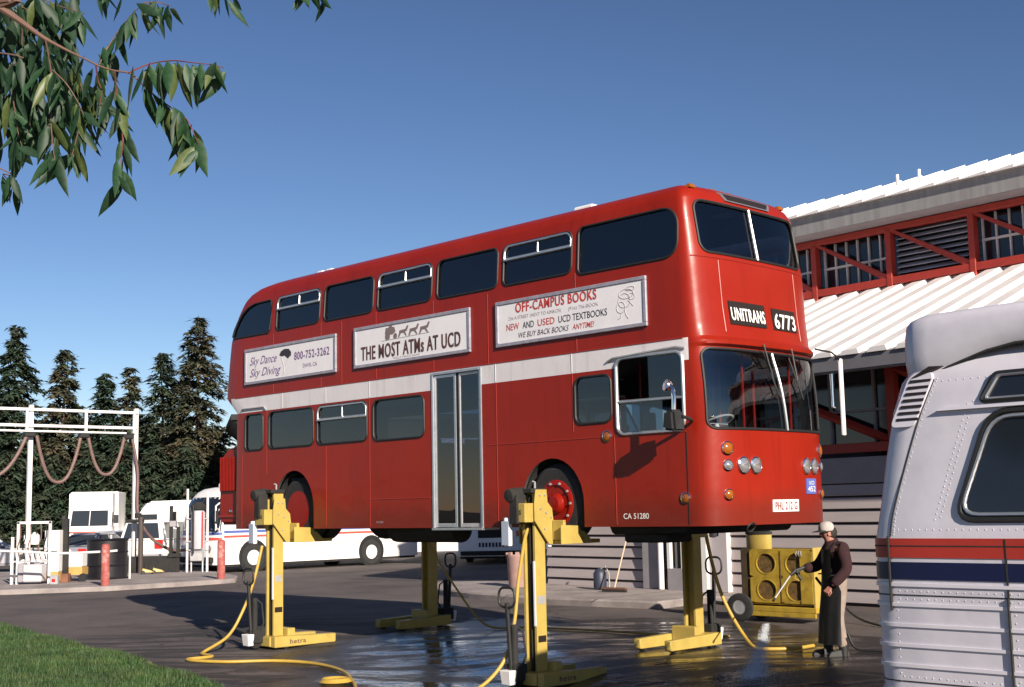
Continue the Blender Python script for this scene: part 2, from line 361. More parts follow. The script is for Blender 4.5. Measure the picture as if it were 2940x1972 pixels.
    bh = M2('MULTIPLY', noise(55, 4), M2('SUBTRACT', 1.0, M2('MULTIPLY', pud, .97)))
    bp = t.nodes.new('ShaderNodeBump'); bp.inputs['Strength'].default_value = .5; bp.inputs['Distance'].default_value = .02; t.links.new(bh, bp.inputs['Height'])
    rip = t.nodes.new('ShaderNodeMapping'); rip.inputs['Scale'].default_value = (.8, 2.6, 1); t.links.new(P, rip.inputs[0])
    b2 = t.nodes.new('ShaderNodeBump'); b2.inputs['Strength'].default_value = .30; b2.inputs['Distance'].default_value = .03; t.links.new(M2('MULTIPLY', noise(3.0, 3, rip.outputs[0]), pud), b2.inputs['Height']); t.links.new(bp.outputs[0], b2.inputs['Normal'])
    t.links.new(b2.outputs[0], b.inputs['Normal'])
    return m
def axis_vals(lo, hi, step, far): return [-f for f in far[::-1]]+[lo+step*i for i in range(int(round((hi-lo)/step))+1)]+list(far)
gx = axis_vals(-24, 24, .5, [40, 80, 200, 600, 3000]); gy = [-3000, -600, -100, -30, -10]+[i*.5 for i in range(0, 101)]+[60, 80, 120, 200, 600, 3000]
mb = MB(); mb.add([(x, y, gz(x, y)) for y in gy for x in gx], [(j*len(gx)+i, j*len(gx)+i+1, (j+1)*len(gx)+i+1, (j+1)*len(gx)+i) for j in range(len(gy)-1) for i in range(len(gx)-1)])
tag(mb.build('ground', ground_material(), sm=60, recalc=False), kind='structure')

# lawn in the near left corner
EDGE = [(-40, 44), (-22, 36.5), (-14, 29.6), (-9.95, 25.2), (-7.5, 21.8), (-5.64, 19.2), (-4.25, 17.17), (-3.2, 15.5), (-1.9, 13.2), (-.9, 11), (-.3, 8.5), (.3, 5), (.6, 0), (.6, -12)]
M_LAWN = mat('lawn soil and thatch', (0.022, 0.046, 0.014), .95, var=.3, vs=6, col2=(0.045, 0.05, 0.02), c2s=1.3, bump=.4, bs=25)
mb = MB(); rows = []
for i in range(len(EDGE)-1):
    for k in range(6):
        f = k/6; rows.append((EDGE[i][0]*(1-f)+EDGE[i+1][0]*f, EDGE[i][1]*(1-f)+EDGE[i+1][1]*f))
rows.append(EDGE[-1]); W_ = [0, .15, .5, 1, 2, 4, 8, 16, 40]
vs = []; fs = []
for (x, y) in rows:
    nx, ny = -0.80, -0.60
    vs.append((x, y, gz(x, y)-.05))
    for q in W_: vs.append((x+nx*q, y+ny*q, gz(x, y)+.03+.03*min(1, q)))
c = len(W_)+1
for j in range(len(rows)-1):
    for i in range(c-1): fs.append((j*c+i, j*c+i+1, (j+1)*c+i+1, (j+1)*c+i))
tag(mb.add(vs, fs).build('lawn', M_LAWN, sm=60), kind='structure')
mb = MB(); vs = []; fs = []
for i, (x, y) in enumerate(rows):
    j1 = .05*math.sin(i*1.7)+.04*math.sin(i*3.1); vs += [(x+.80*(.10+j1), y+.60*(.10+j1), gz(x, y)+.004), (x-.80*.05, y-.60*.05, gz(x, y)+.034)]
for i in range(len(rows)-1): fs.append((2*i, 2*i+1, 2*i+3, 2*i+2))
tag(mb.add(vs, fs).build('soil_edge', mat('dry tan soil', (0.15, 0.115, 0.075), .95, var=.35, vs=7, bump=.5, bs=30), sm=60), kind='structure')
rg = np.random.default_rng(5)
def edge_x(y):
    for (a, b), (c2, d2) in zip(EDGE, EDGE[1:]):
        if d2 <= y <= b: return a+(c2-a)*(b-y)/(b-d2)
    return -99
gv = []; gf = []
nb = 0
while nb < 52000:
    y = rg.uniform(14.3, 26.5); xe = edge_x(y); x = xe+.06*math.sin(y*2.3)+.05*math.sin(y*5.1)+.03-rg.uniform(0, 4.2)
    if x < -.43*y: continue
    h = rg.uniform(.03, .085)*(1+.35*math.sin(x*1.9+y*1.3)*math.sin(y*2.7))*(1 if x < xe-.1 else .8); a = rg.uniform(0, 6.28); wd = rg.uniform(.004, .009); le = rg.uniform(.1, .55)*h
    bz = gz(x, y)+.05; k = len(gv)
    ca, sa = math.cos(a), math.sin(a); dx, dy = math.cos(a+1.3)*le, math.sin(a+1.3)*le
    gv += [(x-ca*wd, y-sa*wd, bz), (x+ca*wd, y+sa*wd, bz), (x+dx, y+dy, bz+h)]; gf.append((k, k+1, k+2)); nb += 1
M_GRASS = mat('grass blades', (0.026, 0.064, 0.014), .6, var=.45, vs=1.6, col2=(0.05, 0.078, 0.02), c2s=2.5)
mb = MB(); mb.v = gv; mb.f = gf
tag(mb.build('grass', M_GRASS, sm=0, recalc=False), 'short mown green grass of the lawn at the near left', 'grass', kind='stuff')

# kerbed concrete island in front of the parked vehicles
def slab(name, poly, z0, z1, m, bevel=.03):
    b = MB(); b.prism(poly, lambda a, c3, t: (a, c3, t), z0, z1); return b.build(name, m, bevel=bevel)
isl = [(-26, 36.9), (-17.5, 34.9), (-13.6, 34.9), (-11.2, 35.6), (-9.2, 37.4), (-8.3, 38.6), (-8.6, 40.3), (-10, 43.5), (-13, 46.6), (-20, 47), (-28, 45)]
tag(slab('island_pavement', isl, -.1, .13, M_CONC), kind='structure')
side = [(-1.9, 34.5), (-2.3, 33.0), (-1.9, 31.2), (-.9, 29.3), (.55, 27.35), (2.75, 25.55), (3.75, 26.75), (5.2, 26.0), (6.2, 27.5), (.9, 33.6)]
tag(slab('raised_pavement', side, -.1, .15, M_CONC, .035), kind='structure')
for (x, y, l) in ((-.2, 28.35, 0), (1.6, 26.47, 0)):      # score joints across the raised pavement
    b = MB(); b.box(-.012, .012, -.1, 3.2, .148, .153); o = b.build('pavement_joint', mat('dark joint', (0.08, 0.07, 0.07), .9), bpy.data.objects['raised_pavement'])
    o.location = (x+.02, y+.05, 0); o.rotation_euler = (0, 0, R_(-39))

# ================================================================== depot building on the right
M_SID = mat('beige painted siding', (0.42, 0.365, 0.365), .7, var=.10, vs=1.5, bump=.05, bs=20, stretch=(.4, 1, 3))
M_GROOVE = mat('dark siding joint', (0.07, 0.055, 0.055), .9)
M_SPAN = mat('grey cladding', (0.30, 0.28, 0.30), .7, var=.08)
M_TRUSS = mat('red oxide steel', (0.36, 0.035, 0.022), .5, var=.12, vs=4)
M_ROOFW = mat('white standing seam roofing', (0.82, 0.78, 0.76), .45, var=.06, vs=.8, col2=(0.72, 0.66, 0.65), c2s=.5)
M_FASC = mat('grey corrugated fascia', (0.27, 0.26, 0.26), .75, var=.22, vs=4, stretch=(1.5, 1, .12))
M_GLZ = mat('dark depot glazing', (0.014, 0.015, 0.02), .08, spec=.6, var=.2, coat=.4)
M_LOUV = mat('pale louvre blades', (0.46, 0.44, 0.48), .5, var=.06)
dep = thing('depot_building', 'pale depot with white ribbed roofs, red clerestory trusses and beige siding, at right', 'building', (1.78, 31.05, 0), math.atan2(-.7711, .6367))
S0, S1 = -1.6, 36.0
b = MB(); b.box(S0+.1, S1, .06, .3, 0, 2.34); b.box(S0+.1, S0+.3, .3, 14, 0, 4.5); b.box(S1-.2, S1, .3, 14, 0, 4.5); b.box(S0+.3, S1-.2, 13.8, 14, 0, 4.5)
wall = b.build('wall', M_GROOVE, dep)
def boards(s0, s1):
    me = None
    for k in range(9):
        z = .06+k*.2575
        b = MB(); b.prism([(0, 0), (-.018, .01), (0.018, .212), (.05, .222), (.06, 0)], lambda a, c3, t: (t, a, z+c3), s0, s1)
        b.build('siding_board', M_SID, wall, sm=0)
boards(S0, 1.8); boards(4.36, S1)
b = MB(); b.box(S0, S1, -.02, .3, 2.36, 2.86); b.build('spandrel', M_SPAN, dep, bevel=.01)
b = MB(); b.box(S0, S1, -.06, .12, 2.95, 3.13); b.build('sill_beam', M_TRUSS, dep, bevel=.01)
b = MB(); b.box(S0, S1, .26, .3, 3.1, 4.7); gz1 = b.build('window_strip', M_GLZ, dep)
for k in range(36):
    b = MB(); s = S0+.3+k*1.03; b.box(s-.025, s+.025, .2, .262, 3.13, 4.6); b.build('mullion', M_SPAN, gz1)
b = MB(); b.box(S0, S1, .2, .255, 3.75, 3.80); b.build('transom', M_SPAN, gz1)
for k in range(10):
    s = 1.3+k*3.6
    b = MB(); b.box(s-.09, s+.09, -.03, .15, 3.1, 4.62); b.build('post', M_TRUSS, dep)
    b = MB(); b.tube([(s+.1, .05, 4.5), (s+3.5, .05, 3.15)], .085, 4); b.build('brace', M_TRUSS, dep, sm=0)
b = MB(); b.box(S0-.3, S1, -1.28, -1.06, 4.40, 4.70); b.build('gutter', mat('dark grey gutter', (0.17, 0.165, 0.18), .5, var=.1), dep, bevel=.03, seg=2)
b = MB(); b.hexa([(S0-.3, -1.06, 4.5), (S1, -1.06, 4.5), (S1, .3, 4.62), (S0-.3, .3, 4.62)], [(S0-.3, -1.06, 4.56), (S1, -1.06, 4.56), (S1, .3, 4.72), (S0-.3, .3, 4.72)]); b.build('soffit', M_SPAN, dep)
# lower roof: deep ribs running down the slope
def roofpt(s, off, dz=0): return (s, off, 4.72+(off+1.25)*(6.80-4.72)/5.25+dz)
b = MB(); b.hexa([roofpt(S0-.4, -1.2, -.08), roofpt(S1, -1.2, -.08), roofpt(S1, 4, -.08), roofpt(S0-.4, 4, -.08)], [roofpt(S0-.4, -1.2), roofpt(S1, -1.2), roofpt(S1, 4), roofpt(S0-.4, 4)])
lroof = b.build('lower_roof', M_ROOFW, dep, sm=0)
pr = [(-.27, .003), (-.20, .085), (.13, .10), (.17, .003)]
b = MB(); b.prism(pr, lambda a, c3, t: roofpt(a, t, c3), -1.32, 3.93); rib = b.mesh('roof_rib', sm=0)
for k in range(63):
    o = link('roof_rib', rib, M_ROOFW, lroof); o.location = (S0+.0+k*.6, 0, 0)
# clerestory
b = MB(); b.box(S0, S1, 4.2, 4.26, 6.7, 8.3); cl = b.build('clerestory_wall', M_GLZ, dep)
b = MB(); b.box(S0, S1, 3.94, 4.2, 6.62, 6.84); b.build('flashing', M_SPAN, dep)
b = MB(); b.box(S0, S1, 3.84, 4.02, 6.86, 7.03); b.build('bottom_chord', M_TRUSS, dep, bevel=.008)
b = MB(); b.box(S0, S1, 3.84, 4.02, 8.10, 8.24); b.build('top_chord', M_TRUSS, dep, bevel=.008)
k0 = [3.97+2.08*i for i in range(-2, 15)]
for i, s in enumerate(k0):
    b = MB(); b.box(s-.07, s+.07, 3.83, 4.03, 6.7, 8.1); b.build('truss_post', M_TRUSS, dep, bevel=.008)
    b = MB(); b.prism([(s+.02, 8.10), (s+.17, 8.10), (s+2.08, 7.06), (s+2.08, 6.97), (s+1.95, 6.97)], lambda a, c3, t: (a, t, c3), 3.86, 4.0); b.build('truss_diagonal', M_TRUSS, dep, sm=0)
    if i % 4 == 3:
        for q in range(9):
            z = 6.98+q*.13; b = MB(); b.hexa([(s+.1, 4.02, z), (s+1.98, 4.02, z), (s+1.98, 4.18, z+.09), (s+.1, 4.18, z+.09)], [(s+.1, 4.02, z+.02), (s+1.98, 4.02, z+.02), (s+1.98, 4.18, z+.11), (s+.1, 4.18, z+.11)]); b.build('louvre_blade', M_LOUV, dep, sm=0)
    else:
        for q in range(7):
            x = s+.1+q*.313; b = MB(); b.box(x-.018, x+.018, 4.14, 4.198, 7.0, 8.12); b.build('glazing_bar', M_PIPEW, cl)
        b = MB(); b.box(s+.08, s+2.0, 4.13, 4.197, 7.52, 7.57); b.build('glazing_bar', M_PIPEW, cl)
# corrugated fascia and upper roof
prof = []; nfl = int((S1-S0)/.1)
b = MB(); vs = []; fs = []
for i in range(nfl+1):
    s = S0-.4+i*.1; o_ = 3.22+(.0016 if i % 2 else 0)
    vs += [(s, o_, 8.26), (s, o_, 8.69)]
for i in range(nfl): fs.append((2*i, 2*i+2, 2*i+3, 2*i+1))
b.add(vs, fs).build('fascia', M_FASC, dep, sm=0)
b = MB(); b.box(S0-.4, S1, 3.25, 4.2, 8.26, 8.30); b.build('upper_soffit', M_SPAN, dep)
ur = lambda s, off, dz=0: (s, off, 8.72+(off-3.2)*.335+dz)
b = MB(); b.hexa([ur(S0-.4, 3.25, -.06), ur(S1, 3.25, -.06), ur(S1, 7.5, -.06), ur(S0-.4, 7.5, -.06)], [ur(S0-.4, 3.25), ur(S1, 3.25), ur(S1, 7.5), ur(S0-.4, 7.5)])
b.hexa([(S0-.4, 7.5, 10.07), (S1, 7.5, 10.07), (S1, 14.2, 8.0), (S0-.4, 14.2, 8.0)], [(S0-.4, 7.5, 10.15), (S1, 7.5, 10.15), (S1, 14.2, 8.06), (S0-.4, 14.2, 8.06)])
uroof = b.build('upper_roof', M_ROOFW, dep, sm=0)
b = MB(); b.hexa([ur(0, 3.12, .004), ur(.62, 3.12, .004), ur(.62, 7.52, .004), ur(0, 7.52, .004)], [ur(0, 3.12, .02), ur(.62, 3.12, .085), ur(.62, 7.52, .085), ur(0, 7.52, .02)]); tile = b.mesh('roof_sheet', sm=0)
for k in range(62):
    o = link('roof_sheet', tile, M_ROOFW, uroof); o.location = (S0-.4+k*.61, 0, 0)
for s in (5.25, 5.85):
    b = MB(); b.cyl((s, 5.6, 9.4), (s, 5.6, 9.86), .04); b.build('vent_pipe', M_PIPEW, uroof)
# entrance bay in the lower wall
b = MB(); b.box(1.8, 2.30, -.10, .2, .15, 2.36); b.build('bay_panel', M_SPAN, dep, bevel=.01)
b = MB(); b.box(3.84, 4.36, -.13, .2, .15, 2.36); b.build('bay_panel', mat('light wall panel', (0.52, 0.47, 0.48), .7, var=.06), dep, bevel=.01)
b = MB(); b.box(2.30, 3.66, .02, .07, .15, 2.34); b.build('door', M_GLASSO, dep)
for s, wd in ((2.62, .05), (3.02, .035)):
    b = MB(); b.box(s-wd, s+wd, -.10, .02, .15, 2.34); b.build('door_frame', M_PIPEW, dep, bevel=.008)
b = MB(); b.box(3.66, 3.84, -.2, .1, .12, 2.36); b.build('door_post', mat('bright white post', (0.84, 0.82, 0.80), .5), dep, bevel=.01)
b = MB(); b.cyl((2.42, -.14, .16), (2.42, -.14, 2.4), .065, n=12); b.build('downpipe', M_PIPEW, dep)
b = MB(); b.box(2.62, 3.66, -.12, .02, .15, .62); b.build('kick_panel', M_SPAN, dep)

# low building with a dark eave far behind the red bus
fb = thing('low_building', 'low white building with a dark overhanging eave, behind the red bus', 'building', (-13.4, 61, 0), R_(14))
b = MB(); b.box(1.2, 30, .9, 9, 0, 5.6); b.build('wall', mat('white render', (0.75, 0.74, 0.75), .8, var=.05), fb)
b = MB(); b.hexa([(0, 0, 6.45), (32, 0, 6.45), (32, 10, 6.45), (0, 10, 6.45)], [(0.02, 0.02, 6.72), (32, 0.02, 6.72), (32, 10, 6.8), (0.02, 10, 6.8)]); b.hexa([(1, .8, 5.6), (30, .8, 5.6), (30, 9, 5.6), (1, 9, 5.6)], [(0.1, .1, 6.44), (31.9, .1, 6.44), (31.9, 9.9, 6.44), (.1, 9.9, 6.44)])
b.build('roof', mat('dark brown eave', (0.02, 0.018, 0.017), .8, var=.2), fb)
for k in range(5):
    b = MB(); b.box(3+k*5, 5.6+k*5, .86, .9, 2.0, 4.0); f_ = b.build('window', M_GLZ, fb)
    b = MB(); b.box(2.9+k*5, 5.7+k*5, .78, .9, 1.88, 1.98); b.build('sill', M_PIPEW, f_)

# ================================================================== the red double-deck bus
INS = [(0, 0), (3.2, 0), (3.85, .045), (3.98, .07), (4.07, .12), (4.13, .20), (4.17, .30), (4.20, .45), (4.225, .65), (4.245, .95), (4.255, 1.18)]
UF0 = [(0, 0), (3.2, .02), (3.85, .06), (3.98, .08), (4.07, .12), (4.13, .18), (4.17, .27), (4.20, .42), (4.225, .70), (4.245, 1.1), (4.255, 1.7)]
BB = [(0, .46), (.6, .475), (1.1, .48), (1.25, .482), (1.45, .478), (1.65, .462), (1.85, .430), (2.06, .385), (2.11, .385), (2.14, .45), (2.18, .455), (2.24, .36), (2.6, .31), (3.2, .27), (3.85, .20), (4.15, .2), (4.255, .12)]
UR = [(0, 9.88), (1.96, 9.86), (2.0, 9.9), (2.2, 10.14), (2.24, 10.18), (2.54, 10.15), (3.16, 10.06), (3.4, 9.98), (3.63, 9.88), (3.78, 9.77), (3.90, 9.66), (4.0, 9.50), (4.09, 9.26), (4.14, 8.95), (4.19, 8.5), (4.235, 7.8), (4.255, 7.0)]
def bus_u(v, w):                           # front surface of the bus: u at width v, height w
    h = 1.25-interp(INS, w); t = max(-1, min(1, (v-1.25)/h))
    return interp(UF0, w)-interp(BB, w)*max(0, 1-abs(t)**3.0)**(1/3.0)
def bus_ring(w, nf=28, nr=18):
    i = interp(INS, w); h = 1.25-i; ur_ = interp(UR, w); u0 = interp(UF0, w); pts = []
    for k in range(nf+1):                  # front, near corner to far corner
        t = -math.cos(math.pi*k/nf); v = 1.25+h*t; pts.append((u0-interp(BB, w)*max(0, 1-abs(t)**3.0)**(1/3.0), v))
    ns = 40
    for k in range(1, ns): pts.append((u0+(ur_-.32-u0)*k/ns, 2.5-i))
    for k in range(nr+1):
        t = math.cos(math.pi*k/nr); pts.append((ur_-.32+.32*max(0, 1-abs(t)**3.2)**(1/3.2), 1.25+h*t))
    for k in range(1, ns): pts.append((ur_-.32+(u0-ur_+.32)*k/ns, i))
    return pts
bus = thing('double_deck_bus', 'red double-deck bus with a white band, raised on four yellow column lifts', 'bus', P0, YAW)
L = lambda u, v, w: (-u, v, w)
lv = [0, .02, .3, .6, .9, 1.1, 1.25, 1.35, 1.45, 1.55, 1.65, 1.75, 1.85, 1.96, 2.0, 2.06, 2.11, 2.14, 2.18, 2.2, 2.24, 2.4, 2.6, 2.8, 3.0, 3.2, 3.35, 3.5, 3.63, 3.72, 3.8, 3.85, 3.9, 3.95, 3.98, 4.02, 4.05, 4.07, 4.10, 4.13, 4.15, 4.17, 4.185, 4.20, 4.2125, 4.225, 4.235, 4.245, 4.255]
mb = MB(); vs = []; fs = []
rings = [[L(u, v, w_) for (u, v) in bus_ring(w_)] for w_ in lv]; nn_ = len(rings[0])
for rgp in rings: vs += rgp
for j in range(len(lv)-1):
    for i in range(nn_): fs.append((j*nn_+i, j*nn_+(i+1) % nn_, (j+1)*nn_+(i+1) % nn_, (j+1)*nn_+i))
fs.append(tuple((len(lv)-1)*nn_+i for i in range(nn_)))
mb.add(vs, fs); me = mb.mesh('bus_shell', sm=0)
shell = link('bus_shell', me, M_RED); shell.data.materials.append(M_INT)
so_ = shell.modifiers.new('s', 'SOLIDIFY'); so_.thickness = .04; so_.offset = -1; so_.material_offset = 1; so_.material_offset_rim = 1; so_.use_even_offset = False
# openings
UPPER = [('o', 7.28, 8.48), ('f', 5.91, 7.15), ('o', 4.55, 5.79), ('f', 3.17, 4.42), ('o', 1.78, 3.05)]
NEAR = []   # (polygon in (u,w), style)
for k, a, c3 in UPPER: NEAR.append((rrect(a, c3, 3.265, 3.825, .10), k, M_GLASSD))
NEAR.append((rrect(.04, 1.66, 3.22, 3.845, [.09, .09, .24, .20], 7), 'f', M_GLASSD))
NEAR.append(([(8.66, 3.30), (8.70, 3.255), (9.76, 3.265), (9.80, 3.30), (9.75, 3.42), (9.66, 3.55), (9.54, 3.67), (9.38, 3.76), (9.17, 3.81), (8.70, 3.815), (8.65, 3.77)][::-1], 'f', M_GLASSD))
NEAR.append((rrect(8.85, 9.38, 1.31, 1.91, .09), 'f', M_GLASSD))
NEAR.append((rrect(7.43, 8.67, 1.315, 1.915, .10), 'f', M_GLASSM))
NEAR.append((rrect(6.06, 7.32, 1.315, 1.915, .10), 'o', M_GLASSM))
NEAR.append((rrect(4.73, 5.90, 1.30, 1.905, .11), 'f', M_GLASSM))
NEAR.append((rrect(1.155, 1.765, 1.295, 1.89, .11), 'f', M_GLASSM))
DRV = rrect(.02, 1.06, 1.13, 2.07, .11)
DOOR = [(3.51, -.3), (4.56, -.3), (4.56, 2.2), (3.51, 2.2)]
def arch(c3, r, top):
    p = [(c3-r, -.3)]
    for k in range(17):
        a = math.pi*k/16; p.append((c3-r*math.cos(a), .30+(top-.30)*math.sin(a)))
    return p+[(c3+r, -.3)]
AR_F = arch(2.21, .55, .885); AR_R = arch(7.97, .545, .93)
cut = MB()
for side_ in (0, 1):
    f_ = (lambda a, c3, t: L(a, t, c3)) if side_ == 0 else (lambda a, c3, t: L(a, 2.5-t, c3))
    for poly, k, g_ in NEAR: cut.prism(poly, f_, -.25, .14)
    cut.prism(DRV, f_, -.25, .055)
    for a in (AR_F, AR_R): cut.prism(a, f_, -.25, .6)
    if side_ == 0: cut.prism(DOOR, f_, -.25, .2)
    else: cut.prism(rrect(3.0, 4.4, 1.31, 1.91, .1), f_, -.25, .14)
WS = rrect(.07, 2.43, 1.13, 2.085, .10, 6); US = rrect(.19, 2.31, 3.27, 3.93, .13, 6)
for poly in (WS, US): cut.prism(poly, lambda a, c3, t: L(t, a, c3), -1.0, .14)
cutter = cut.build('cutter', M_INT)
bo = shell.modifiers.new('b', 'BOOLEAN'); bo.object = cutter; bo.operation = 'DIFFERENCE'; bo.solver = 'EXACT'
me = evalmesh(shell, 'body'); bpy.data.objects.remove(shell); bpy.data.objects.remove(cutter)
me.polygons.foreach_set('use_smooth', [True]*len(me.polygons)); me.set_sharp_from_angle(angle=R_(32))
body = link('body', me, None, bus)
# windows: pane, seal, slider bars
def inset(w_): return interp(INS, w_)
def side_window(poly, kind, gm, far=False):
    m_ = (lambda u, v, w_: L(u, 2.5-v, w_)) if far else L
    us = [p[0] for p in poly]; ws = [p[1] for p in poly]; cu, cw = (min(us)+max(us))/2, (min(ws)+max(ws))/2
    g_ = MB(); n_ = len(poly); P2 = [(cu+(a-cu)*1.012, cw+(c3-cw)*1.02) for a, c3 in poly]
    g_.add([m_(a, inset(c3)+.018, c3) for a, c3 in P2], [tuple(range(n_))])
    pane = g_.build('window', gm, bus, sm=0)
    sl_ = MB(); sl_.tube([m_(a, inset(c3)-.002, c3) for a, c3 in poly], .016, 6, closed=True); sl_.build('seal', M_BLACK, pane)
    if kind == 'o' and not far:
        a0, a1, b0, b1 = min(us), max(us), min(ws), max(ws); h = b0+(b1-b0)*.64
        f2 = MB(); Q = [(a, c3) for a, c3 in poly if c3 >= h-.02]
        Q = [(a, c3) for a, c3 in poly]
        up = sorted([q for q in Q if q[1] > (b0+b1)/2], key=lambda q: q[0])
        left = [(a0+.012, h)]+[(a+(.012 if a < cu else -.012), c3-.012) for a, c3 in up]+[(a1-.012, h)]
        f2.tube([m_(a, inset(c3)-.004, c3) for a, c3 in left], .017, 6); f2.build('slider_frame', M_ALU, pane)
        f2 = MB(); f2.tube([m_(a0+.01, inset(h)-.006, h), m_(a1-.01, inset(h)-.006, h)], .026, 6); f2.build('slider_rail', M_ALU, pane)
        f2 = MB(); f2.tube([m_(cu, inset(h)+.01, h), m_(cu, inset(b1)+.01, b1)], .012, 6); f2.build('slider_bar', M_ALU, pane)
for poly, k, g_ in NEAR:
    side_window(poly, k, g_); side_window(poly, k, g_, True)
side_window(rrect(3.0, 4.4, 1.31, 1.91, .1), 'f', M_GLASSM, True); side_window(DRV, 'f', M_GLASSM, True)
# driver's window: silver frame, lower half with sliding glass, rear half of the top open
sb = MB(); sb.tube([L(a, -.004, c3) for a, c3 in DRV], .022, 6, closed=True); dw = sb.build('cab_window', M_ALU, bus)
sb = MB(); sb.tube([L(.02, -.002, 1.52), L(1.06, -.002, 1.53)], .02, 6); sb.build('rail', M_ALU, dw)
M_CABG = glass('blue-green cab glass', (0.25, 0.36, 0.45)); 
sb = MB(); sb.add([L(.03, .012, 1.52), L(.56, .012, 1.52), L(.56, .012, 2.07), L(.03, .012, 2.07)], [(0, 1, 2, 3)]); sb.build('sliding_pane', M_CABG, dw)
sb = MB(); sb.add([L(.36, .016, 1.13), L(1.05, .016, 1.13), L(1.05, .016, 1.52), L(.36, .016, 1.52)], [(0, 1, 2, 3)]); sb.build('lower_pane', M_CABG, dw)
# windscreens
def screen(name, poly, gm, tilt_v=None):
    vs_ = [p[0] for p in poly]; ws = [p[1] for p in poly]; g_ = MB(); nu, nw = 48, 16
    a0, a1, b0, b1 = min(vs_)-.012, max(vs_)+.012, min(ws)-.012, max(ws)+.012
    pts = []
    for j in range(nw+1):
        w_ = b0+(b1-b0)*j/nw
        for i in range(nu+1):
            v = a0+(a1-a0)*(.5-.5*math.cos(math.pi*i/nu)); pts.append(L(bus_u(v, w_)+.016, v+(.012 if v < .5 else (-.012 if v > 2 else 0)), w_))
    g_.add(pts, [(j*(nu+1)+i, j*(nu+1)+i+1, (j+1)*(nu+1)+i+1, (j+1)*(nu+1)+i) for j in range(nw) for i in range(nu)])
    pane = g_.build(name, gm, bus, sm=60)
    dense = []
    for (a, c3), (a2, c4) in zip(poly, poly[1:]+poly[:1]):
        k = max(1, int(math.hypot(a2-a, c4-c3)/.06))
        dense += [(a+(a2-a)*q/k, c3+(c4-c3)*q/k) for q in range(k)]
    s_ = MB(); s_.tube([L(bus_u(a, c3)-.003, a, c3) for a, c3 in dense], .018, 6, closed=True); s_.build('seal', M_BLACK, pane)
    return pane
ws_ = screen('windscreen', WS, M_GLASSC); us_ = screen('upper_windscreen', US, M_GLASSM)
d_ = MB(); d_.tube([L(bus_u(1.25, 3.27+.066*i)-.012, 1.25, 3.27+.066*i) for i in range(11)], .020, 6); d_.build('divider', M_ALU, us_)
d_ = MB(); d_.tube([L(bus_u(1.38, 1.13+.095*i)-.014, 1.38-.012*i, 1.13+.095*i) for i in range(11)], .019, 6); d_.build('divider', M_ALU, ws_)
for (v0, w0, v1, w1) in ((.98, 2.17, 1.17, 1.58), (1.58, 2.16, 1.72, 1.55)):
    wp = MB(); wp.tube([L(bus_u(v0, w0)-.03, v0, w0), L(bus_u((v0+v1)/2, 1.9)-.06, (v0+v1)/2, (w0+w1)/2+.06), L(bus_u(v1, w1+.2)-.035, v1-.03, w1+.22)], .011, 6); wi = wp.build('wiper', M_CHROME, bus)
    wp = MB(); wp.tube([L(bus_u(v1-.1, w1+.45)-.03, v1-.13, w1+.50), L(bus_u(v1, w1+.2)-.03, v1-.03, w1+.2), L(bus_u(v1+.05, w1)-.03, v1+.06, w1-.02)], .010, 5); wp.build('blade', M_BLACK, wi)
# saloon: floors, ceiling, seats, poles, wheel
it = MB(); it.box(-9.7, .1, .8, 1.7, .30, .36); it.box(-1.55, .1, .06, 2.44, .301, .361); it.box(-7.35, -2.85, .06, 2.44, .301, .361); it.box(-9.7, -8.6, .06, 2.44, .301, .361); it.box(-9.7, .15, .06, 2.44, 2.13, 2.19); it.build('floor', M_INT, bus)
it = MB(); it.box(-9.6, -3.0, .07, 2.43, 2.10, 2.125); it.build('ceiling', M_CREAM, bus)
for dk, zf in ((0, .36), (1, 2.19)):
    for k in range(9 if dk else 6):
        for v in (.14, 1.5):
            if not dk and (k == 3 and v < 1): continue
            u = 2.2+k*.82 if dk else 3.4+k*.95
            if not dk and v < 1 and 3.3 < u < 4.9: continue
            s_ = MB(); s_.box(-u-.1, -u+.32, v, v+.86, zf+.36, zf+.46); s_.hexa([(-u-.16, v, zf+.42), (-u-.08, v, zf+.42), (-u-.08, v+.86, zf+.42), (-u-.16, v+.86, zf+.42)], [(-u-.24, v, zf+.98), (-u-.18, v, zf+.98), (-u-.18, v+.86, zf+.98), (-u-.24, v+.86, zf+.98)])
            s_.box(-u, -u+.2, v+.35, v+.5, zf, zf+.37); s_.build('seat', M_SEAT, bus, bevel=.02)
for (u, v) in ((-.08, 1.05), (.25, 1.75), (.6, 1.0), (.9, 1.9), (-.1, 2.05), (1.6, 1.1), (3.2, 1.2), (4.8, 1.3)):
    s_ = MB(); s_.cyl((-u, v, .36), (-u, v, 2.13), .018, n=8); s_.build('handrail', M_REDP, bus)
s_ = MB(); s_.lathe([(.22, -.012), (.24, 0), (.22, .012), (.215, 0)], (.02, .55, 1.22), (-.45, 0, 1), 24, True); s_.cyl((.02, .55, 1.22), (.16, .55, .9), .03); s_.box(-.01, .05, .34, .76, 1.21, 1.23); s_.build('steering_wheel', M_WHITE, bus)
s_ = MB(); s_.hexa([(.02, .08, .36), (.36, .25, .36), (.36, 2.2, .36), (.02, 2.42, .36)], [(.02, .1, 1.02), (.30, .25, 1.08), (.30, 2.2, 1.08), (.02, 2.4, 1.02)]); s_.build('dashboard', M_INT, bus)
s_ = MB(); s_.box(-.98, -.95, .06, 1.1, .36, 1.5); s_.box(-.85, -.45, .3, .8, .7, .85); s_.box(-.92, -.82, .3, .8, .8, 1.4); s_.build('driver_seat', M_CAB, bus, bevel=.02)
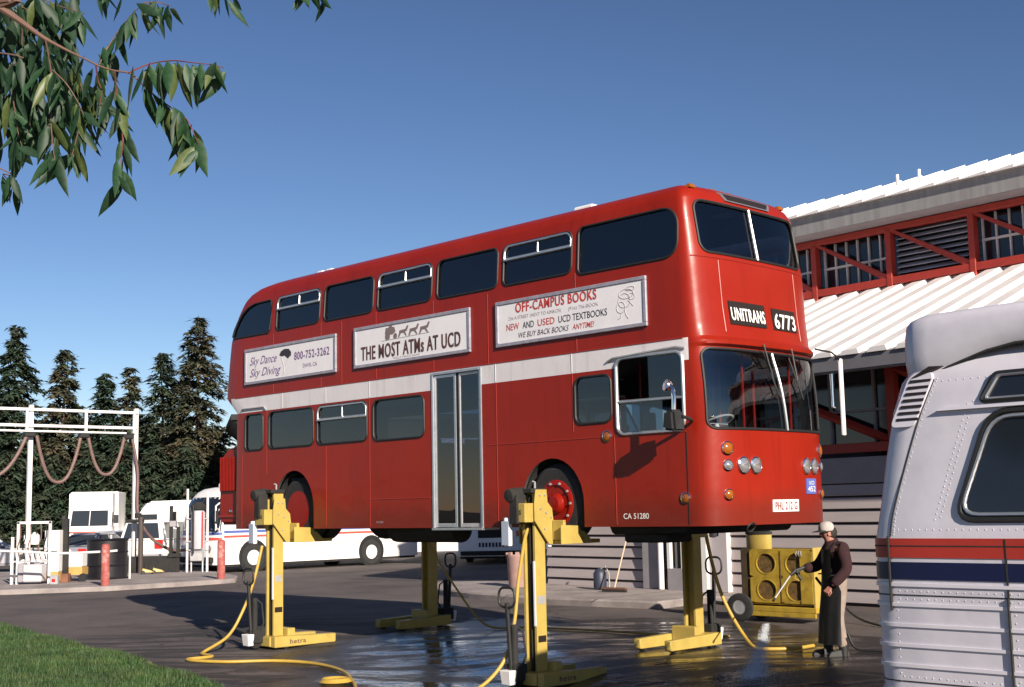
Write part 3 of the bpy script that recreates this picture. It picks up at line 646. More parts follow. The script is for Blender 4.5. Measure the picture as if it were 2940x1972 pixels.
# passenger door: two glazed leaves in silver frames
dr = MB(); 
for a, c3 in ((4.52, 4.56), (3.51, 3.55)): dr.box(-c3, -a, -.012, .05, -.02, 2.2)
dr.box(-4.52, -3.55, -.014, .05, 2.165, 2.2); dr.box(-4.56, -3.51, -.03, .3, -.035, .0)
door = dr.build('door', M_ALU, bus, bevel=.004)
for (a, c3) in ((4.515, 4.06), (4.0, 3.555)):
    lf = MB()
    for (x0, x1, z0, z1) in ((c3, c3+.045, .01, 2.16), (a-.03, a, .01, 2.16), (c3+.045, a-.03, .01, .06), (c3+.045, a-.03, 2.12, 2.16)): lf.box(-x1, -x0, .015, .045, z0, z1)
    leaf = lf.build('leaf', M_ALU if a > 4.2 else M_STEEL, door, bevel=.003)
    lf = MB(); lf.add([L(c3+.02, .03, .02), L(a-.01, .03, .02), L(a-.01, .03, 2.15), L(c3+.02, .03, 2.15)], [(0, 1, 2, 3)]); lf.build('pane', M_GLASSD, leaf, sm=0)
lf = MB(); lf.box(-4.06, -4.0, .02, .04, .0, 2.16); lf.build('rubber_edge', M_BLACK, door)
lf = MB(); lf.tube([L(3.92, .06, .85), L(3.62, .06, 1.25)], .012, 6); lf.build('grab_rail', M_CHROME, door)
# wheels
def wheel(u, v0, sgn, rear):
    wd = .27 if not rear else .29
    t_ = MB(); o_ = L(u, v0, .30)
    prof = [(.30, 0), (.44, -.012), (.495, .02), (.52, .055), (.52, wd-.055), (.495, wd-.02), (.44, wd), (.30, wd)]
    t_.lathe(prof, o_, (0, sgn, 0), 40, True); wh = t_.build('wheel', M_TYRE, bus, sm=30)
    r_ = MB()
    if rear: r_.lathe([(.31, .0), (.30, .02), (.28, .03), (.27, .13), (.20, .17), (.13, .17), (.12, .05), (.02, .04)], o_, (0, sgn, 0), 32)
    else: r_.lathe([(.31, .0), (.29, -.012), (.24, -.015), (.22, .01), (.14, .02), (.13, -.03), (.09, -.06), (.01, -.065)], o_, (0, sgn, 0), 32)
    rim = r_.build('rim', M_REDP, wh, sm=30)
    for k in range(10):
        a = 2*math.pi*k/10; q = MB(); rr_ = .265 if not rear else .165; dp = -.025 if not rear else .15
        c_ = Vector(o_)+Vector((rr_*math.cos(a), sgn*(dp+.015), rr_*math.sin(a))); q.cyl(c_+Vector((0, sgn*.02, 0)), c_-Vector((0, sgn*.022, 0)), .017, n=6); q.build('wheel_nut', M_STEEL, wh)
wheel(2.21, .07, 1, False); wheel(2.21, 2.43, -1, False); wheel(7.97, .09, 1, True); wheel(7.97, 2.41, -1, True)
for u in (2.21, 7.97):
    for v in (.42, 2.08):
        t_ = MB(); t_.lathe([(.30, 0), (.5, .02), (.52, .06), (.52, .2), (.5, .25), (.3, .27)], L(u, v if v < 1 else v, .30), (0, 1 if v < 1 else -1, 0), 32)
        if u > 5: t_.build('inner_wheel', M_TYRE, bus)
un = MB(); un.box(-9.4, .2, .45, 2.05, .06, .29); un.cyl((-2.21, .3, .3), (-2.21, 2.2, .3), .09); un.cyl((-7.97, .4, .3), (-7.97, 2.1, .3), .13); un.lathe([(.05, -.22), (.2, -.15), (.26, 0), (.2, .15), (.05, .22)], (-7.97, 1.25, .3), (0, 1, 0), 16)
un.build('chassis', M_DARK, bus, bevel=.02)
un = MB(); un.cyl((-5.9, .45, -.02), (-4.45, .45, -.02), .2, n=16); un.build('fuel_tank', M_DARK, bus)
un = MB(); un.hexa([(-1.35, .15, -.1), (-.15, .15, -.1), (-.15, 2.3, -.1), (-1.35, 2.3, -.1)], [(-1.5, .1, .3), (.05, .1, .3), (.05, 2.4, .3), (-1.5, 2.4, .3)]); un.box(-1.2, -.5, .2, .7, -.2, 0); un.build('front_pan', M_DARK, bus, bevel=.03)
for (u, v) in ((2.21, .06), (7.97, .06)):
    for far in (0, 1):
        r_ = .54; pts = [L(u-r_*math.cos(math.pi*k/16), (.05 if not far else 2.45), .3+(r_+.05)*math.sin(math.pi*k/16)) for k in range(17)]
        pts2 = [(p[0], (.75 if not far else 1.75), p[2]) for p in pts]; un = MB(); un.add(pts+pts2, [(k, k+1, k+18, k+17) for k in range(16)]); un.build('wheel_arch', M_DARK, bus)
# engine cover at the tail with a slatted side grille
ec = MB(); pf = [(9.55, .07), (10.33, .07), (10.36, .25), (10.36, 1.02), (10.33, 1.17), (10.26, 1.29), (10.12, 1.37), (9.9, 1.41), (9.55, 1.42)]
ec.prism(pf, lambda a, c3, t: L(a, t, c3), .1, 2.4); cov = ec.build('engine_cover', M_REDP, bus, bevel=.05, seg=3)
ec = MB(); ec.box(-10.28, -9.72, .070, .14, .65, 1.24); ec.build('grille_opening', M_DARK, cov)
for k in range(12):
    ec = MB(); u = 9.74+k*.0465; ec.box(-u-.013, -u, .056, .0695, .655, 1.235); ec.build('grille_slat', M_REDP, cov)
ec = MB(); ec.box(-10.35, -9.6, .08, .2, .20, .235); ec.build('moulding', M_REDSEAM, cov)
# panel mouldings on the side
def strip(u0, u1, w0, w1, m_=M_REDSEAM, dv=.006):
    s_ = MB(); s_.box(-u1, -u0, -dv, .004, w0, w1); return s_.build('panel_moulding', m_, bus, bevel=.002)
for (u, a, c3) in ((9.47, .02, 1.25), (8.735, .9, 1.95), (7.09, .02, 1.28), (5.99, .02, 1.95), (3.22, .02, 1.95), (1.805, 1.2, 1.95), (1.12, .02, 1.1), (6.68, 2.23, 3.2), (5.82, 2.23, 3.25), (4.5, 2.23, 3.25), (3.36, 2.23, 3.2), (1.71, 2.23, 3.25), (8.55, 2.23, 3.22), (7.22, 2.23, 3.25)):
    strip(u-.0045, u+.0045, a, c3)
strip(4.6, 5.98, .42, .435); strip(.0, 9.7, 2.216, 2.232, M_REDSEAM, .008); strip(0.0, 3.4, 1.105, 1.117)
for u in (5.99, 8.3, 7.1, 3.23, 1.81): strip(u-.005, u+.005, 1.965, 2.21, mat('band joint', (0.5, 0.47, 0.49), .5))
s_ = MB(); s_.box(-.012, .0, -.004, .01, .02, 1.1); s_.build('cab_door_gap', M_BLACK, bus)
s_ = MB(); s_.tube([L(9.5, -.01, 1.99), L(9.45, -.02, 2.02), L(8.8, -.02, 2.02), L(8.76, -.01, 1.97)], .012, 6); s_.build('rain_gutter', M_STEEL, bus)
s_ = MB(); s_.tube([L(1.2, -.012, 2.045), L(1.1, -.025, 2.08), L(.1, -.025, 2.125), L(-.03, -.012, 2.10)], .014, 6); s_.build('rain_gutter', M_STEEL, bus)
# corner seams on the front
for v in (.45, 2.05):
    s_ = MB(); s_.tube([L(bus_u(v, 2.3+.08*i)-.002, v, 2.3+.08*i) for i in range(12)], .006, 5); s_.build('front_moulding', M_REDSEAM, bus)
s_ = MB(); s_.tube([L(bus_u(2.5*i/40, 3.21)-.003, 2.5*i/40, 3.21) for i in range(41)], .008, 5); s_.build('front_moulding', M_REDSEAM, bus)
# lamps
def front_lamp(v, w_, r, m_, name):
    e = .04; nx = Vector(L(bus_u(v, w_), v, w_)); tv = Vector(L(bus_u(v+e, w_), v+e, w_))-Vector(L(bus_u(v-e, w_), v-e, w_)); ax = Vector((tv.y, -tv.x, 0)).normalized()
    if ax.x < 0: ax = -ax
    l_ = MB(); l_.lathe([(r*1.18, -.02), (r*1.18, .018), (r*1.02, .026), (r*.98, .012)], nx, ax, 20, True); bz = l_.build(name, M_CHROME, bus)
    l_ = MB(); l_.lathe([(r, .0), (r*.96, .018), (r*.7, .032), (r*.35, .04), (.001, .042)], nx, ax, 20); l_.build('lens', m_, bz)
for v in (.27, 2.23):
    front_lamp(v, .90, .070, M_AMBER, 'indicator'); front_lamp(v, .70, .058, M_LAMP, 'sidelamp'); front_lamp(v, .36, .058, M_AMBER, 'marker_lamp')
for v in (.50, .71, 1.79, 2.00): front_lamp(v, .70, .088, M_LAMP, 'headlamp')
for (u, w_, r) in ((1.24, 1.12, .06), (.04, .33, .058)):
    l_ = MB(); l_.lathe([(r*1.2, -.02), (r*1.2, .016), (r, .02), (r*.95, .005)], L(u, 0, w_), (0, -1, 0), 20, True); bz = l_.build('side_marker', M_CHROME, bus)
    l_ = MB(); l_.lathe([(r, 0), (r*.8, .02), (.001, .028)], L(u, 0, w_), (0, -1, 0), 20); l_.build('lens', M_AMBER, bz)
l_ = MB(); l_.lathe([(.035, -.01), (.035, .012), (.02, .018), (.001, .02)], L(9.98, .1, .30), (0, -1, 0), 14); l_.build('side_marker', M_CHROME, bus)
for v in (.30, 1.06, 1.24, 1.42, 2.2):
    w_ = 4.10 if v in (.30, 2.2) else 4.20; u = bus_u(v, w_)+.02
    l_ = MB(); l_.hexa([L(u-.05, v-.06, w_), L(u+.05, v-.06, w_), L(u+.05, v+.06, w_), L(u-.05, v+.06, w_)], [L(u-.03, v-.04, w_+.055), L(u+.04, v-.04, w_+.055), L(u+.04, v+.04, w_+.055), L(u-.03, v+.04, w_+.055)]); l_.build('roof_marker', M_AMBER, bus, bevel=.01)
# front vent, plates, signs
def on_front(v, w_, off=.0): return L(bus_u(v, w_)-off, v, w_)
vt = MB(); n_ = 12
def fpatch(name, v0, v1, w0, w1, off, m_, cut_=0, thick=.02):
    g_ = MB(); pts = []; pts2 = []
    for j in range(5):
        for i in range(13):
            f = i/12; w_ = w0+(w1-w0)*j/4; a = v0+cut_*(1-j/4); c3 = v1-cut_*(1-j/4)
            v = a+(c3-a)*f; pts.append(on_front(v, w_, off)); pts2.append(on_front(v, w_, off-thick))
    idx = lambda j, i: j*13+i
    fs_ = [(idx(j, i), idx(j, i+1), idx(j+1, i+1), idx(j+1, i)) for j in range(4) for i in range(12)]
    fs_ += [tuple(65+k for k in f[::-1]) for f in fs_]
    rim_ = [idx(0, i) for i in range(13)]+[idx(j, 12) for j in range(1, 5)]+[idx(4, i) for i in range(11, -1, -1)]+[idx(j, 0) for j in range(3, 0, -1)]
    fs_ += [(rim_[k], rim_[(k+1) % len(rim_)], 65+rim_[(k+1) % len(rim_)], 65+rim_[k]) for k in range(len(rim_))]
    g_.add(pts+pts2, fs_); return g_.build(name, m_, bus, sm=50)
vt = fpatch('roof_vent', .70, 1.80, 3.985, 4.10, .022, M_ALU, .08)
v2 = fpatch('vent_slot', .76, 1.74, 4.003, 4.082, .026, M_SIGNB, .07); v2.parent = vt
sg = fpatch('destination_sign', .55, 1.27, 2.40, 2.69, .012, M_SIGNB); sg2 = fpatch('number_sign', 1.43, 1.97, 2.40, 2.675, .012, M_SIGNB)
def front_text(s, v0, v1, w0, h, m_, par, bold):
    o_ = text('lettering', s, m_, par, (0, 0, 0), (0, 1, 0), (0, 0, 1), h, v1-v0, bold=bold)
    for v in o_.data.vertices:
        dp = v.co.x; vv, ww = v.co.y+v0, v.co.z+w0; v.co = on_front(vv, ww, .016+dp)
front_text('UNITRANS', .575, 1.25, 2.455, .155, M_SIGNW, sg, .022); front_text('6773', 1.46, 1.945, 2.425, .185, M_SIGNW, sg2, .022)
pl_ = fpatch('number_plate', 1.02, 1.57, .145, .29, .012, M_WHITE); front_text('PHL 212 G', 1.06, 1.53, .170, .092, mat('dark red print', (0.26, 0.02, 0.03), .6), pl_, .014)
pl2 = fpatch('licence_plate', 1.77, 2.03, .355, .545, .012, M_BLUEP); front_text('UCD', 1.83, 1.97, .47, .045, M_SIGNW, pl2, .0); front_text('452', 1.80, 2.0, .385, .065, M_SIGNW, pl2, .0)
tw = MB(); tw.tube([L(-.42+.03*math.cos(a), .62+.07*math.sin(a), -.03-.05*math.cos(a)) for a in [R_(20*k) for k in range(18)]], .012, 6, closed=True); tw.build('tow_eye', M_BLACK, bus)
text('fleet_number', 'CA 51280', M_SIGNW, bus, L(1.01, -.004, .095), (1, 0, 0), (0, 0, 1), .066, .40, bold=.006)
text('small_lettering', '51250', M_TXTG, bus, L(5.84, -.004, .075), (1, 0, 0), (0, 0, 1), .03, .16)
# mirrors
mi = MB(); mi.tube([L(-.10, -.02, 1.22), L(-.16, -.12, 1.24), L(-.14, -.26, 1.27)], .022, 8); mr = mi.build('mirror', M_BLACK, bus)
mi = MB(); mi.hexa([L(-.12, -.38, 1.09), L(-.16, -.20, 1.09), L(.02, -.22, 1.12), L(.06, -.40, 1.12)], [L(-.11, -.39, 1.35), L(-.14, -.20, 1.35), L(.0, -.22, 1.34), L(.03, -.40, 1.34)]); mi.build('mirror_head', M_BLACK, mr, bevel=.03, seg=2)
mi = MB(); mi.tube([L(-.06, -.30, 1.33), L(-.07, -.30, 1.5), L(-.05, -.30, 1.6), L(.0, -.30, 1.645)], .026, 8); mi.lathe([(.001, -.06), (.05, -.05), (.075, 0), (.07, .02), (.001, .025)], L(.03, -.30, 1.64), (-.3, -.6, .2), 16); mi.build('mirror_arm', M_CHROME, mr)
mi = MB(); mi.tube([L(-.42, 2.2, 2.2), L(-.5, 2.45, 2.17), L(-.5, 2.62, 2.1), L(-.5, 2.66, 2.0)], .013, 6); mr = mi.build('mirror', M_BLACK, bus)
mi = MB(); mi.box(.48, .52, 2.62, 2.685, 1.10, 2.10); mi.build('mirror_pole', M_WHITE, mr, bevel=.01)
mi = MB(); mi.box(.46, .50, 2.44, 2.50, 1.45, 1.9); mi.build('mirror_glass', M_CHROME, mr, bevel=.01)
# advertisement boards
def board(u0, u1, w0, w1):
    a = MB(); a.box(-u1+.05, -u0-.05, -.022, .0, w0+.05, w1-.05); pn = a.build('advertisement_board', M_ADW, bus)
    a = MB()
    for (x0, x1, z0, z1) in ((-u1, -u0, w1-.05, w1), (-u1, -u0, w0, w0+.05), (-u1, -u1+.05, w0+.05, w1-.05), (-u0-.05, -u0, w0+.05, w1-.05)): a.box(x0, x1, -.034, .0, z0, z1)
    a.build('frame', M_ADF, pn, bevel=.006); return pn
EX, EZ = (1, 0, 0), (0, 0, 1)
def btext(pn, s, u_left, w0, h, wd, m_, bold=0, shear=0): return text('lettering', s, m_, pn, L(u_left, -.0245, w0), EX, EZ, h, wd, bold=bold, shear=shear)
def blob(pn, name, polys, m_):
    g_ = MB()
    for i_, p in enumerate(polys): g_.prism(p, lambda a, c3, t: L(a, t, c3), -.0225, -.0245-.0004*i_)
    return g_.build(name, m_, pn, sm=0)
def strokes(pn, name, lines, m_, r=.007):
    g_ = MB()
    for ln in lines: g_.tube([L(a, -.023, c3) for a, c3 in ln], r, 4)
    return g_.build(name, m_, pn, sm=0)
def ellp(cu, cw, a, c3, n=20, ph=0): return [(cu+a*math.cos(2*math.pi*k/n+ph), cw+c3*math.sin(2*math.pi*k/n+ph)) for k in range(n)]
b1 = board(6.80, 9.38, 2.42, 3.03)
btext(b1, 'Sky Dance', 9.22, 2.745, .135, .80, M_TXTP, .006, .45); btext(b1, 'Sky Diving', 9.22, 2.545, .135, .92, M_TXTP, .006, .45)
blob(b1, 'parachute', [[(8.35, 2.84), (8.30, 2.90), (8.2, 2.93), (8.08, 2.92), (8.01, 2.86), (8.02, 2.80), (8.10, 2.76), (8.2, 2.82), (8.28, 2.81)]], M_TXTK)
strokes(b1, 'skydiver', [[(8.30, 2.82), (8.22, 2.66), (8.2, 2.52)], [(8.05, 2.80), (8.18, 2.66)], [(8.22, 2.56), (8.25, 2.50)]], M_TXTG, .005)
btext(b1, '800-752-3262', 7.92, 2.72, .125, .95, M_TXTP, .012); btext(b1, 'DAVIS, CA', 7.68, 2.575, .06, .38, M_TXTP, .004)
b2 = board(3.70, 6.34, 2.425, 3.055)
btext(b2, 'THE MOST ATMs AT UCD', 6.16, 2.535, .205, 2.26, M_TXTBR, .030); btext(b2, 'WELLS FARGO BANK', 5.40, 2.488, .03, .62, M_TXTG)
coach = [ellp(5.52, 2.84, .06, .06, 12), ellp(5.34, 2.83, .045, .045, 12), [(5.58, 2.88), (5.56, 2.97), (5.36, 2.97), (5.33, 2.90), (5.40, 2.86)], [(5.50, 2.97), (5.47, 3.0), (5.42, 3.0), (5.40, 2.97)]]
for k in range(3):
    u = 5.16-k*.24; coach += [[(u+.08, 2.90), (u-.06, 2.91), (u-.10, 2.96), (u-.13, 2.95), (u-.09, 2.88), (u-.05, 2.87), (u-.09, 2.81), (u-.07, 2.81), (u-.02, 2.86), (u+.04, 2.86), (u+.09, 2.80), (u+.11, 2.81), (u+.08, 2.87)]]
blob(b2, 'stagecoach_picture', coach, mat('sepia print', (0.20, 0.15, 0.15), .6))
strokes(b2, 'picture_ground_line', [[(5.66, 2.785), (4.56, 2.80)]], M_TXTG, .004)
b3 = board(.52, 3.18, 2.425, 3.05)
btext(b3, 'OFF-CAMPUS BOOKS', 2.79, 2.865, .125, 1.46, M_TXTR, .020); btext(b3, '236 A STREET (NEXT TO KINKOS)', 2.93, 2.775, .045, .98, M_TXTG); btext(b3, '(916) 756-BOOK', 1.82, 2.775, .045, .52, M_TXTG)
btext(b3, 'NEW', 2.97, 2.635, .088, .24, M_TXTR, .006); btext(b3, 'AND', 2.66, 2.635, .088, .21, M_TXTK, .004); btext(b3, 'USED', 2.38, 2.635, .088, .31, M_TXTR, .006); btext(b3, 'UCD TEXTBOOKS', 2.00, 2.635, .088, .84, M_TXTK, .004)
btext(b3, 'WE BUY BACK BOOKS', 2.74, 2.515, .072, .92, M_TXTK, .0, .3); btext(b3, 'ANYTIME!', 1.76, 2.515, .072, .38, M_TXTR, .004, .3)
sk = []
for (cu, cw, a, c3) in ((.98, 2.78, .10, .09), (.95, 2.86, .12, .06), (1.04, 2.70, .07, .07), (.86, 2.82, .05, .04), (.88, 2.92, .07, .025)): sk.append(ellp(cu, cw, a, c3, 14)+[ellp(cu, cw, a, c3, 14)[0]])
sk = [[(a-.11, c3) for a, c3 in ln] for ln in sk]
sk += [[(.98, 2.68), (.96, 2.60), (.92, 2.55)], [(1.03, 2.64), (1.05, 2.57), (1.1, 2.555)], [(.92, 2.78), (.84, 2.70)]]
sk = sk[:5]+[[(a-.11, c3) for a, c3 in ln] for ln in sk[5:]]
strokes(b3, 'line_drawing', sk, M_TXTG, .004)
# small white pods on the roof
for (u, v, l_) in ((7.95, .5, .16), (7.7, .5, .16), (1.95, .45, .34), (.85, 2.0, .3)):
    r_ = MB(); zz = 4.14; r_.box(-u-l_/2, -u+l_/2, v, v+.2, zz, 4.26); r_.build('roof_pod', M_WHITE, bus, bevel=.02)

# ================================================================== four mobile column lifts
def lift(u, v, toward, lab, box_text, fork_z=1.545):
    p = P0+D*u+N*v; g0 = gz(p.x, p.y)
    rz = math.atan2(N.y, N.x)+(0 if toward > 0 else math.pi)
    t = thing('column_lift', lab, 'vehicle lift', (p.x, p.y, g0), rz, 'column lifts under the red bus')
    zc = fork_z-g0
    for y in (-.27, .27):
        b = MB(); b.prism([(-.12, .03), (1.02, .03), (1.04, .05), (1.04, .17), (-.12, .20)], lambda a, c3, q: (a, q, c3), y-.055, y+.055); lg = b.build('base_leg', M_YEL, t, bevel=.008)
        text('lettering', 'hetra', M_TXTBR, lg, (.16, y-.0575, .075), (1, 0, 0), (0, 0, 1), .07, .30, bold=.012)
        for x in (.1, .92):
            b = MB(); b.lathe([(.001, -.04), (.06, -.04), (.06, .04), (.001, .04)], (x, y, .06), (0, 1, 0), 12); b.build('caster', M_BLACK, t)
    b = MB(); b.box(-.14, .24, -.215, .215, .04, .19); b.box(.20, .34, -.21, .21, .03, .30); b.build('base', M_YEL, t, bevel=.01)
    b = MB(); 
    for y in (-.11, .07): b.box(-.0, .18, y, y+.04, .19, 2.40)
    b.box(.07, .10, -.07, .07, .19, 2.40); col_ = b.build('column', M_YEL, t, bevel=.004)
    b = MB(); b.cyl((.035, 0, .2), (.035, 0, 2.38), .022, n=8); b.build('lifting_screw', M_DARK, col_)
    # carriage: side plates sloping down to the forks
    pl = [(-.02, .69), (.175, .69), (.19, .53), (.27, .45), (.30, .22), (.54, .22), (.70, .09), (.80, 0), (.20, 0), (-.05, .30), (-.05, .50)]
    for y in (-.165, .145):
        b = MB(); b.prism([(a, c3+zc) for a, c3 in pl], lambda a, c3, q: (a, q, c3), y, y+.02); b.build('carriage_plate', M_YEL, t, bevel=.004)
    for y in (-.36, .17):
        b = MB(); b.hexa([(.28, y, zc), (.95, y, zc-.0), (.95, y+.19, zc), (.28, y+.19, zc)], [(.28, y, zc+.05), (.95, y, zc+.05), (.95, y+.19, zc+.05), (.28, y+.19, zc+.05)]); b.build('fork', M_YELD, t, bevel=.006)
        b = MB(); b.box(.26, .31, y, y+.19, zc+.05, zc+.30); b.build('fork_upright', M_YEL, t, bevel=.006)
        b = MB(); b.prism([(.20, zc), (.80, zc), (.70, zc+.10), (.54, zc+.225), (.20, zc+.24)], lambda a, c3, q: (a, q, c3), y-.022 if y < 0 else y+.19, y-.002 if y < 0 else y+.21); b.build('fork_gusset', M_YEL, t, bevel=.004)
    b = MB(); b.box(-.19, -.03, -.13, .13, zc+.28, zc+.52); cb = b.build('control_box', M_YEL, t, bevel=.008)
    text('lettering', box_text, M_TXTK, cb, (-.1925, .085, zc+.38), (0, -1, 0), (0, 0, 1), .055, .15, bold=.012)
    b = MB(); b.lathe([(.001, 0), (.085, .01), (.09, .1), (.085, .26), (.05, .30), (.001, .31)], (-.26, .1, 2.37), (.95, 0, .1), 16); b.box(-.06, .2, -.13, .13, 2.40, 2.46); b.box(-.22, -.05, -.02, .12, 2.02, 2.38); mo = b.build('motor', M_DARK, t, bevel=.008)
    b = MB(); b.tube([(.09, -.04, 2.44), (.09, -.04, 2.54), (.05, -.04, 2.55)], .014, 6); b.build('lifting_eye', M_STEEL, t)
    for (a, c3) in ((.04, .62), (.13, .62), (.05, .45), (.15, .40), (.12, .20), (.24, .34)):
        for y in (-.167, .167):
            b = MB(); b.cyl((a, y, c3+zc), (a, y+(-.014 if y < 0 else .014), c3+zc), .013, n=6); b.build('bolt', M_STEEL, t)
    b = MB(); b.box(.03, .15, -.1135, -.111, 1.02, 1.12); b.build('rating_plate', M_STEEL, t)
    b = MB(); b.box(.02, .16, -.1135, -.111, .55, .63); b.build('hazard_label', M_SIGNB, t)
    # rear tow handle like a pallet truck, with its jack and wheel
    b = MB(); b.cyl((-.30, .05, .12), (-.36, .05, 1.05), .028, n=8)
    lp = rrect(-.14, .14, -.12, .12, .09, 5); b.tube([(-.36, .05+a, 1.12+c3) for a, c3 in lp], .016, 6, closed=True); b.build('tow_handle', M_BLACK, t)
    b = MB(); b.cyl((-.24, .05, .1), (-.24, .05, .78), .045, n=10); b.cyl((-.18, .12, .1), (-.20, .10, .6), .03, n=8); b.box(-.32, -.1, -.03, .17, .1, .3); b.tube([(-.24, .05, .78), (-.16, -.02, .7), (-.14, -.05, .4), (-.22, 0, .2)], .016, 6); b.build('jack', M_DARK, t, bevel=.006)
    b = MB(); b.lathe([(.001, -.05), (.10, -.05), (.115, -.03), (.115, .03), (.10, .05), (.001, .05)], (-.24, .05, .118), (0, 1, 0), 18); b.build('steering_wheel', M_BLACK, t)
    b = MB(); b.hexa([(-.40, -.02, .06), (-.30, -.02, .06), (-.30, .13, .06), (-.40, .13, .06)], [(-.42, -.04, .24), (-.30, -.04, .24), (-.30, .15, .24), (-.42, .15, .24)]); b.build('guard', M_PIPEW, t, bevel=.01)
    b = MB(); b.lathe([(.001, 0), (.05, .01), (.055, .03), (.055, .33), (.05, .36), (.001, .37)], (-.16, .21, zc-.02), (0, 0, 1), 14); hs = b.build('hydraulic_bottle', M_WHITE, t)
    b = MB(); b.box(-.215, -.20, .15, .27, zc+.0, zc+.30); b.build('instruction_plate', mat('grey-blue label', (0.35, 0.40, 0.50), .5), t)
    b = MB(); b.box(-.012, -.002, -.105, -.075, .75, 1.55); b.build('warning_strip', M_ADW, t)
    return t
lift(2.21, -.45, 1, 'yellow column lift at the near front wheel of the red bus', 'EMS')
lift(7.97, -.45, 1, 'yellow column lift at the near rear wheel of the red bus', 'EMS')
lift(2.21, 2.95, -1, 'dark-sided yellow column lift behind the front of the red bus, beside the wash machine', 'EMS')
lift(7.97, 2.95, -1, 'shaded yellow column lift on the far rear side, seen under the bus doors', 'EMS')

def spline(pts, n=8):
    P = [Vector(p) for p in pts]; out = []
    for i in range(len(P)-1):
        a, b_, c3, d_ = P[max(i-1, 0)], P[i], P[i+1], P[min(i+2, len(P)-1)]
        for k in range(n):
            t = k/n; out.append(.5*((2*b_)+(c3-a)*t+(2*a-5*b_+4*c3-d_)*t*t+(-a+3*b_-3*c3+d_)*t**3))
    return out+[P[-1]]
def cable(pts, r, lab, group='yellow lift cables', m_=M_YCAB, cat='cable', name='power_cable', ng=True):
    q = spline(pts)
    q = [Vector((p.x, p.y, max(p.z, gz(p.x, p.y)+r+.003))) for p in q]
    b = MB(); b.tube(q, r, 8); return tag(b.build(name, m_, sm=60), lab, cat, group)
G = lambda x, y, dz=.02: (x, y, gz(x, y)+dz)
Lp = lambda u, v, z: tuple((P0+D*u+N*v).to_2d())+(z,)
a1 = P0+D*8.05+N*-.68
cable([(a1.x+.1, a1.y+.1, 1.5), (a1.x, a1.y, 1.0), (a1.x-.15, a1.y-.05, .55), (a1.x-.35, a1.y-.25, .15), G(-4.75, 19.75), G(-4.5, 19.35), G(-4.78, 19.0), G(-4.2, 18.75), G(-3.5, 18.85), G(-2.9, 18.6), G(-2.4, 17.9), G(-2.12, 16.9), G(-1.95, 16.1), G(-1.6, 15.6), G(-1.0, 15.75), G(-.55, 16.1), (-.2, 16.35, .1), (-.05, 16.45, .55), (0.02, 16.5, 1.1), (.12, 16.5, 1.65), (.2, 16.52, 1.8)], .024, 'yellow cable looping over the asphalt from the left lift to the front lift')
b = MB(); b.lathe([(.17, -.02), (.215, 0), (.17, .045), (.14, .02)], G(-2.35, 16.95, .03), (0, 0, 1), 24, True); tag(b.build('cable_ring', M_YCAB), 'small yellow coil of cable lying beside the long cable', 'cable', 'yellow lift cables')
a4 = P0+D*7.9+N*3.2
cable([(a4.x-.3, a4.y-.5, 1.75), (a4.x-.2, a4.y-.7, 1.35), (a4.x+.2, a4.y-.95, .7), (a4.x+.7, a4.y-1.2, .1), G(.1, 22.0), G(1.1, 21.4), G(2.2, 20.4), G(3.2, 19.9)], .018, 'thin yellow cable hanging from the far rear lift and running under the bus')
a3 = P0+D*2.1+N*3.15
cable([(a3.x-.1, a3.y-.1, 1.9), (a3.x-.02, a3.y-.15, 1.3), (a3.x+.12, a3.y-.25, .7), (a3.x+.35, a3.y-.45, .2), G(3.3, 18.05), G(3.75, 18.0), G(4.1, 18.3)], .026, 'yellow cable draped from the far front lift down to the wet ground')

# ================================================================== yellow wash machine on a trailer
wm = thing('wash_machine', 'yellow trailer wash machine with four round openings and a drum on top', 'machine', (4.02, 22.55, 0), YAW); wm.scale = (.92, .5, .82)
def plate_with_holes():
    bm = bmesh.new(); 
    cs = [(.36, .86), (1.0, .86), (.36, .32), (1.0, .32)]; r = .20
    vs_ = []; fs_ = []
    # each quarter: square with a round hole, as a ring of quads
    for (cx, cz) in cs:
        x0, x1 = (0, .68) if cx < .6 else (.68, 1.36); z0, z1 = (.06, .59) if cz < .6 else (.59, 1.16); n_ = 32; k0 = len(vs_)
        for k in range(n_):
            a = 2*math.pi*k/n_; c3, s3 = math.cos(a), math.sin(a)
            tx = ((x1-cx)/c3 if c3 > 1e-6 else (x0-cx)/c3 if c3 < -1e-6 else 1e9); tz = ((z1-cz)/s3 if s3 > 1e-6 else (z0-cz)/s3 if s3 < -1e-6 else 1e9); tt = min(tx, tz)
            vs_ += [(cx+r*c3, 0, cz+r*s3), (cx+tt*c3, 0, cz+tt*s3), (cx+r*c3, .03, cz+r*s3)]
        for k in range(n_):
            k2 = (k+1) % n_; fs_ += [(k0+3*k, k0+3*k+1, k0+3*k2+1, k0+3*k2), (k0+3*k, k0+3*k2, k0+3*k2+2, k0+3*k+2)]
    return vs_, fs_
v_, f_ = plate_with_holes(); b = MB(); b.add([(x, y, z+.34) for x, y, z in v_], f_); b.build('front_panel', M_YELD, wm, sm=0)
M_RUST = mat('rusty mesh', (0.13, 0.075, 0.02), .8, var=.5, vs=14, bump=.5, bs=70)
for (cx, cz) in ((.36, .86), (1.0, .86), (.36, .32), (1.0, .32)):
    b = MB(); b.lathe([(.001, 0), (.20, 0), (.20, .01), (.001, .01)], (cx, .04, cz+.34), (0, 1, 0), 28); b.build('mesh_screen', M_RUST, wm)
    b = MB(); b.lathe([(.205, -.012), (.225, -.01), (.225, .005), (.205, .005)], (cx, 0, cz+.34), (0, 1, 0), 28, True); b.build('ring', M_YELD, wm)
b = MB(); b.box(.003, 1.357, .055, .95, .36, 1.49); b.build('casing', M_YELD, wm, bevel=.01)
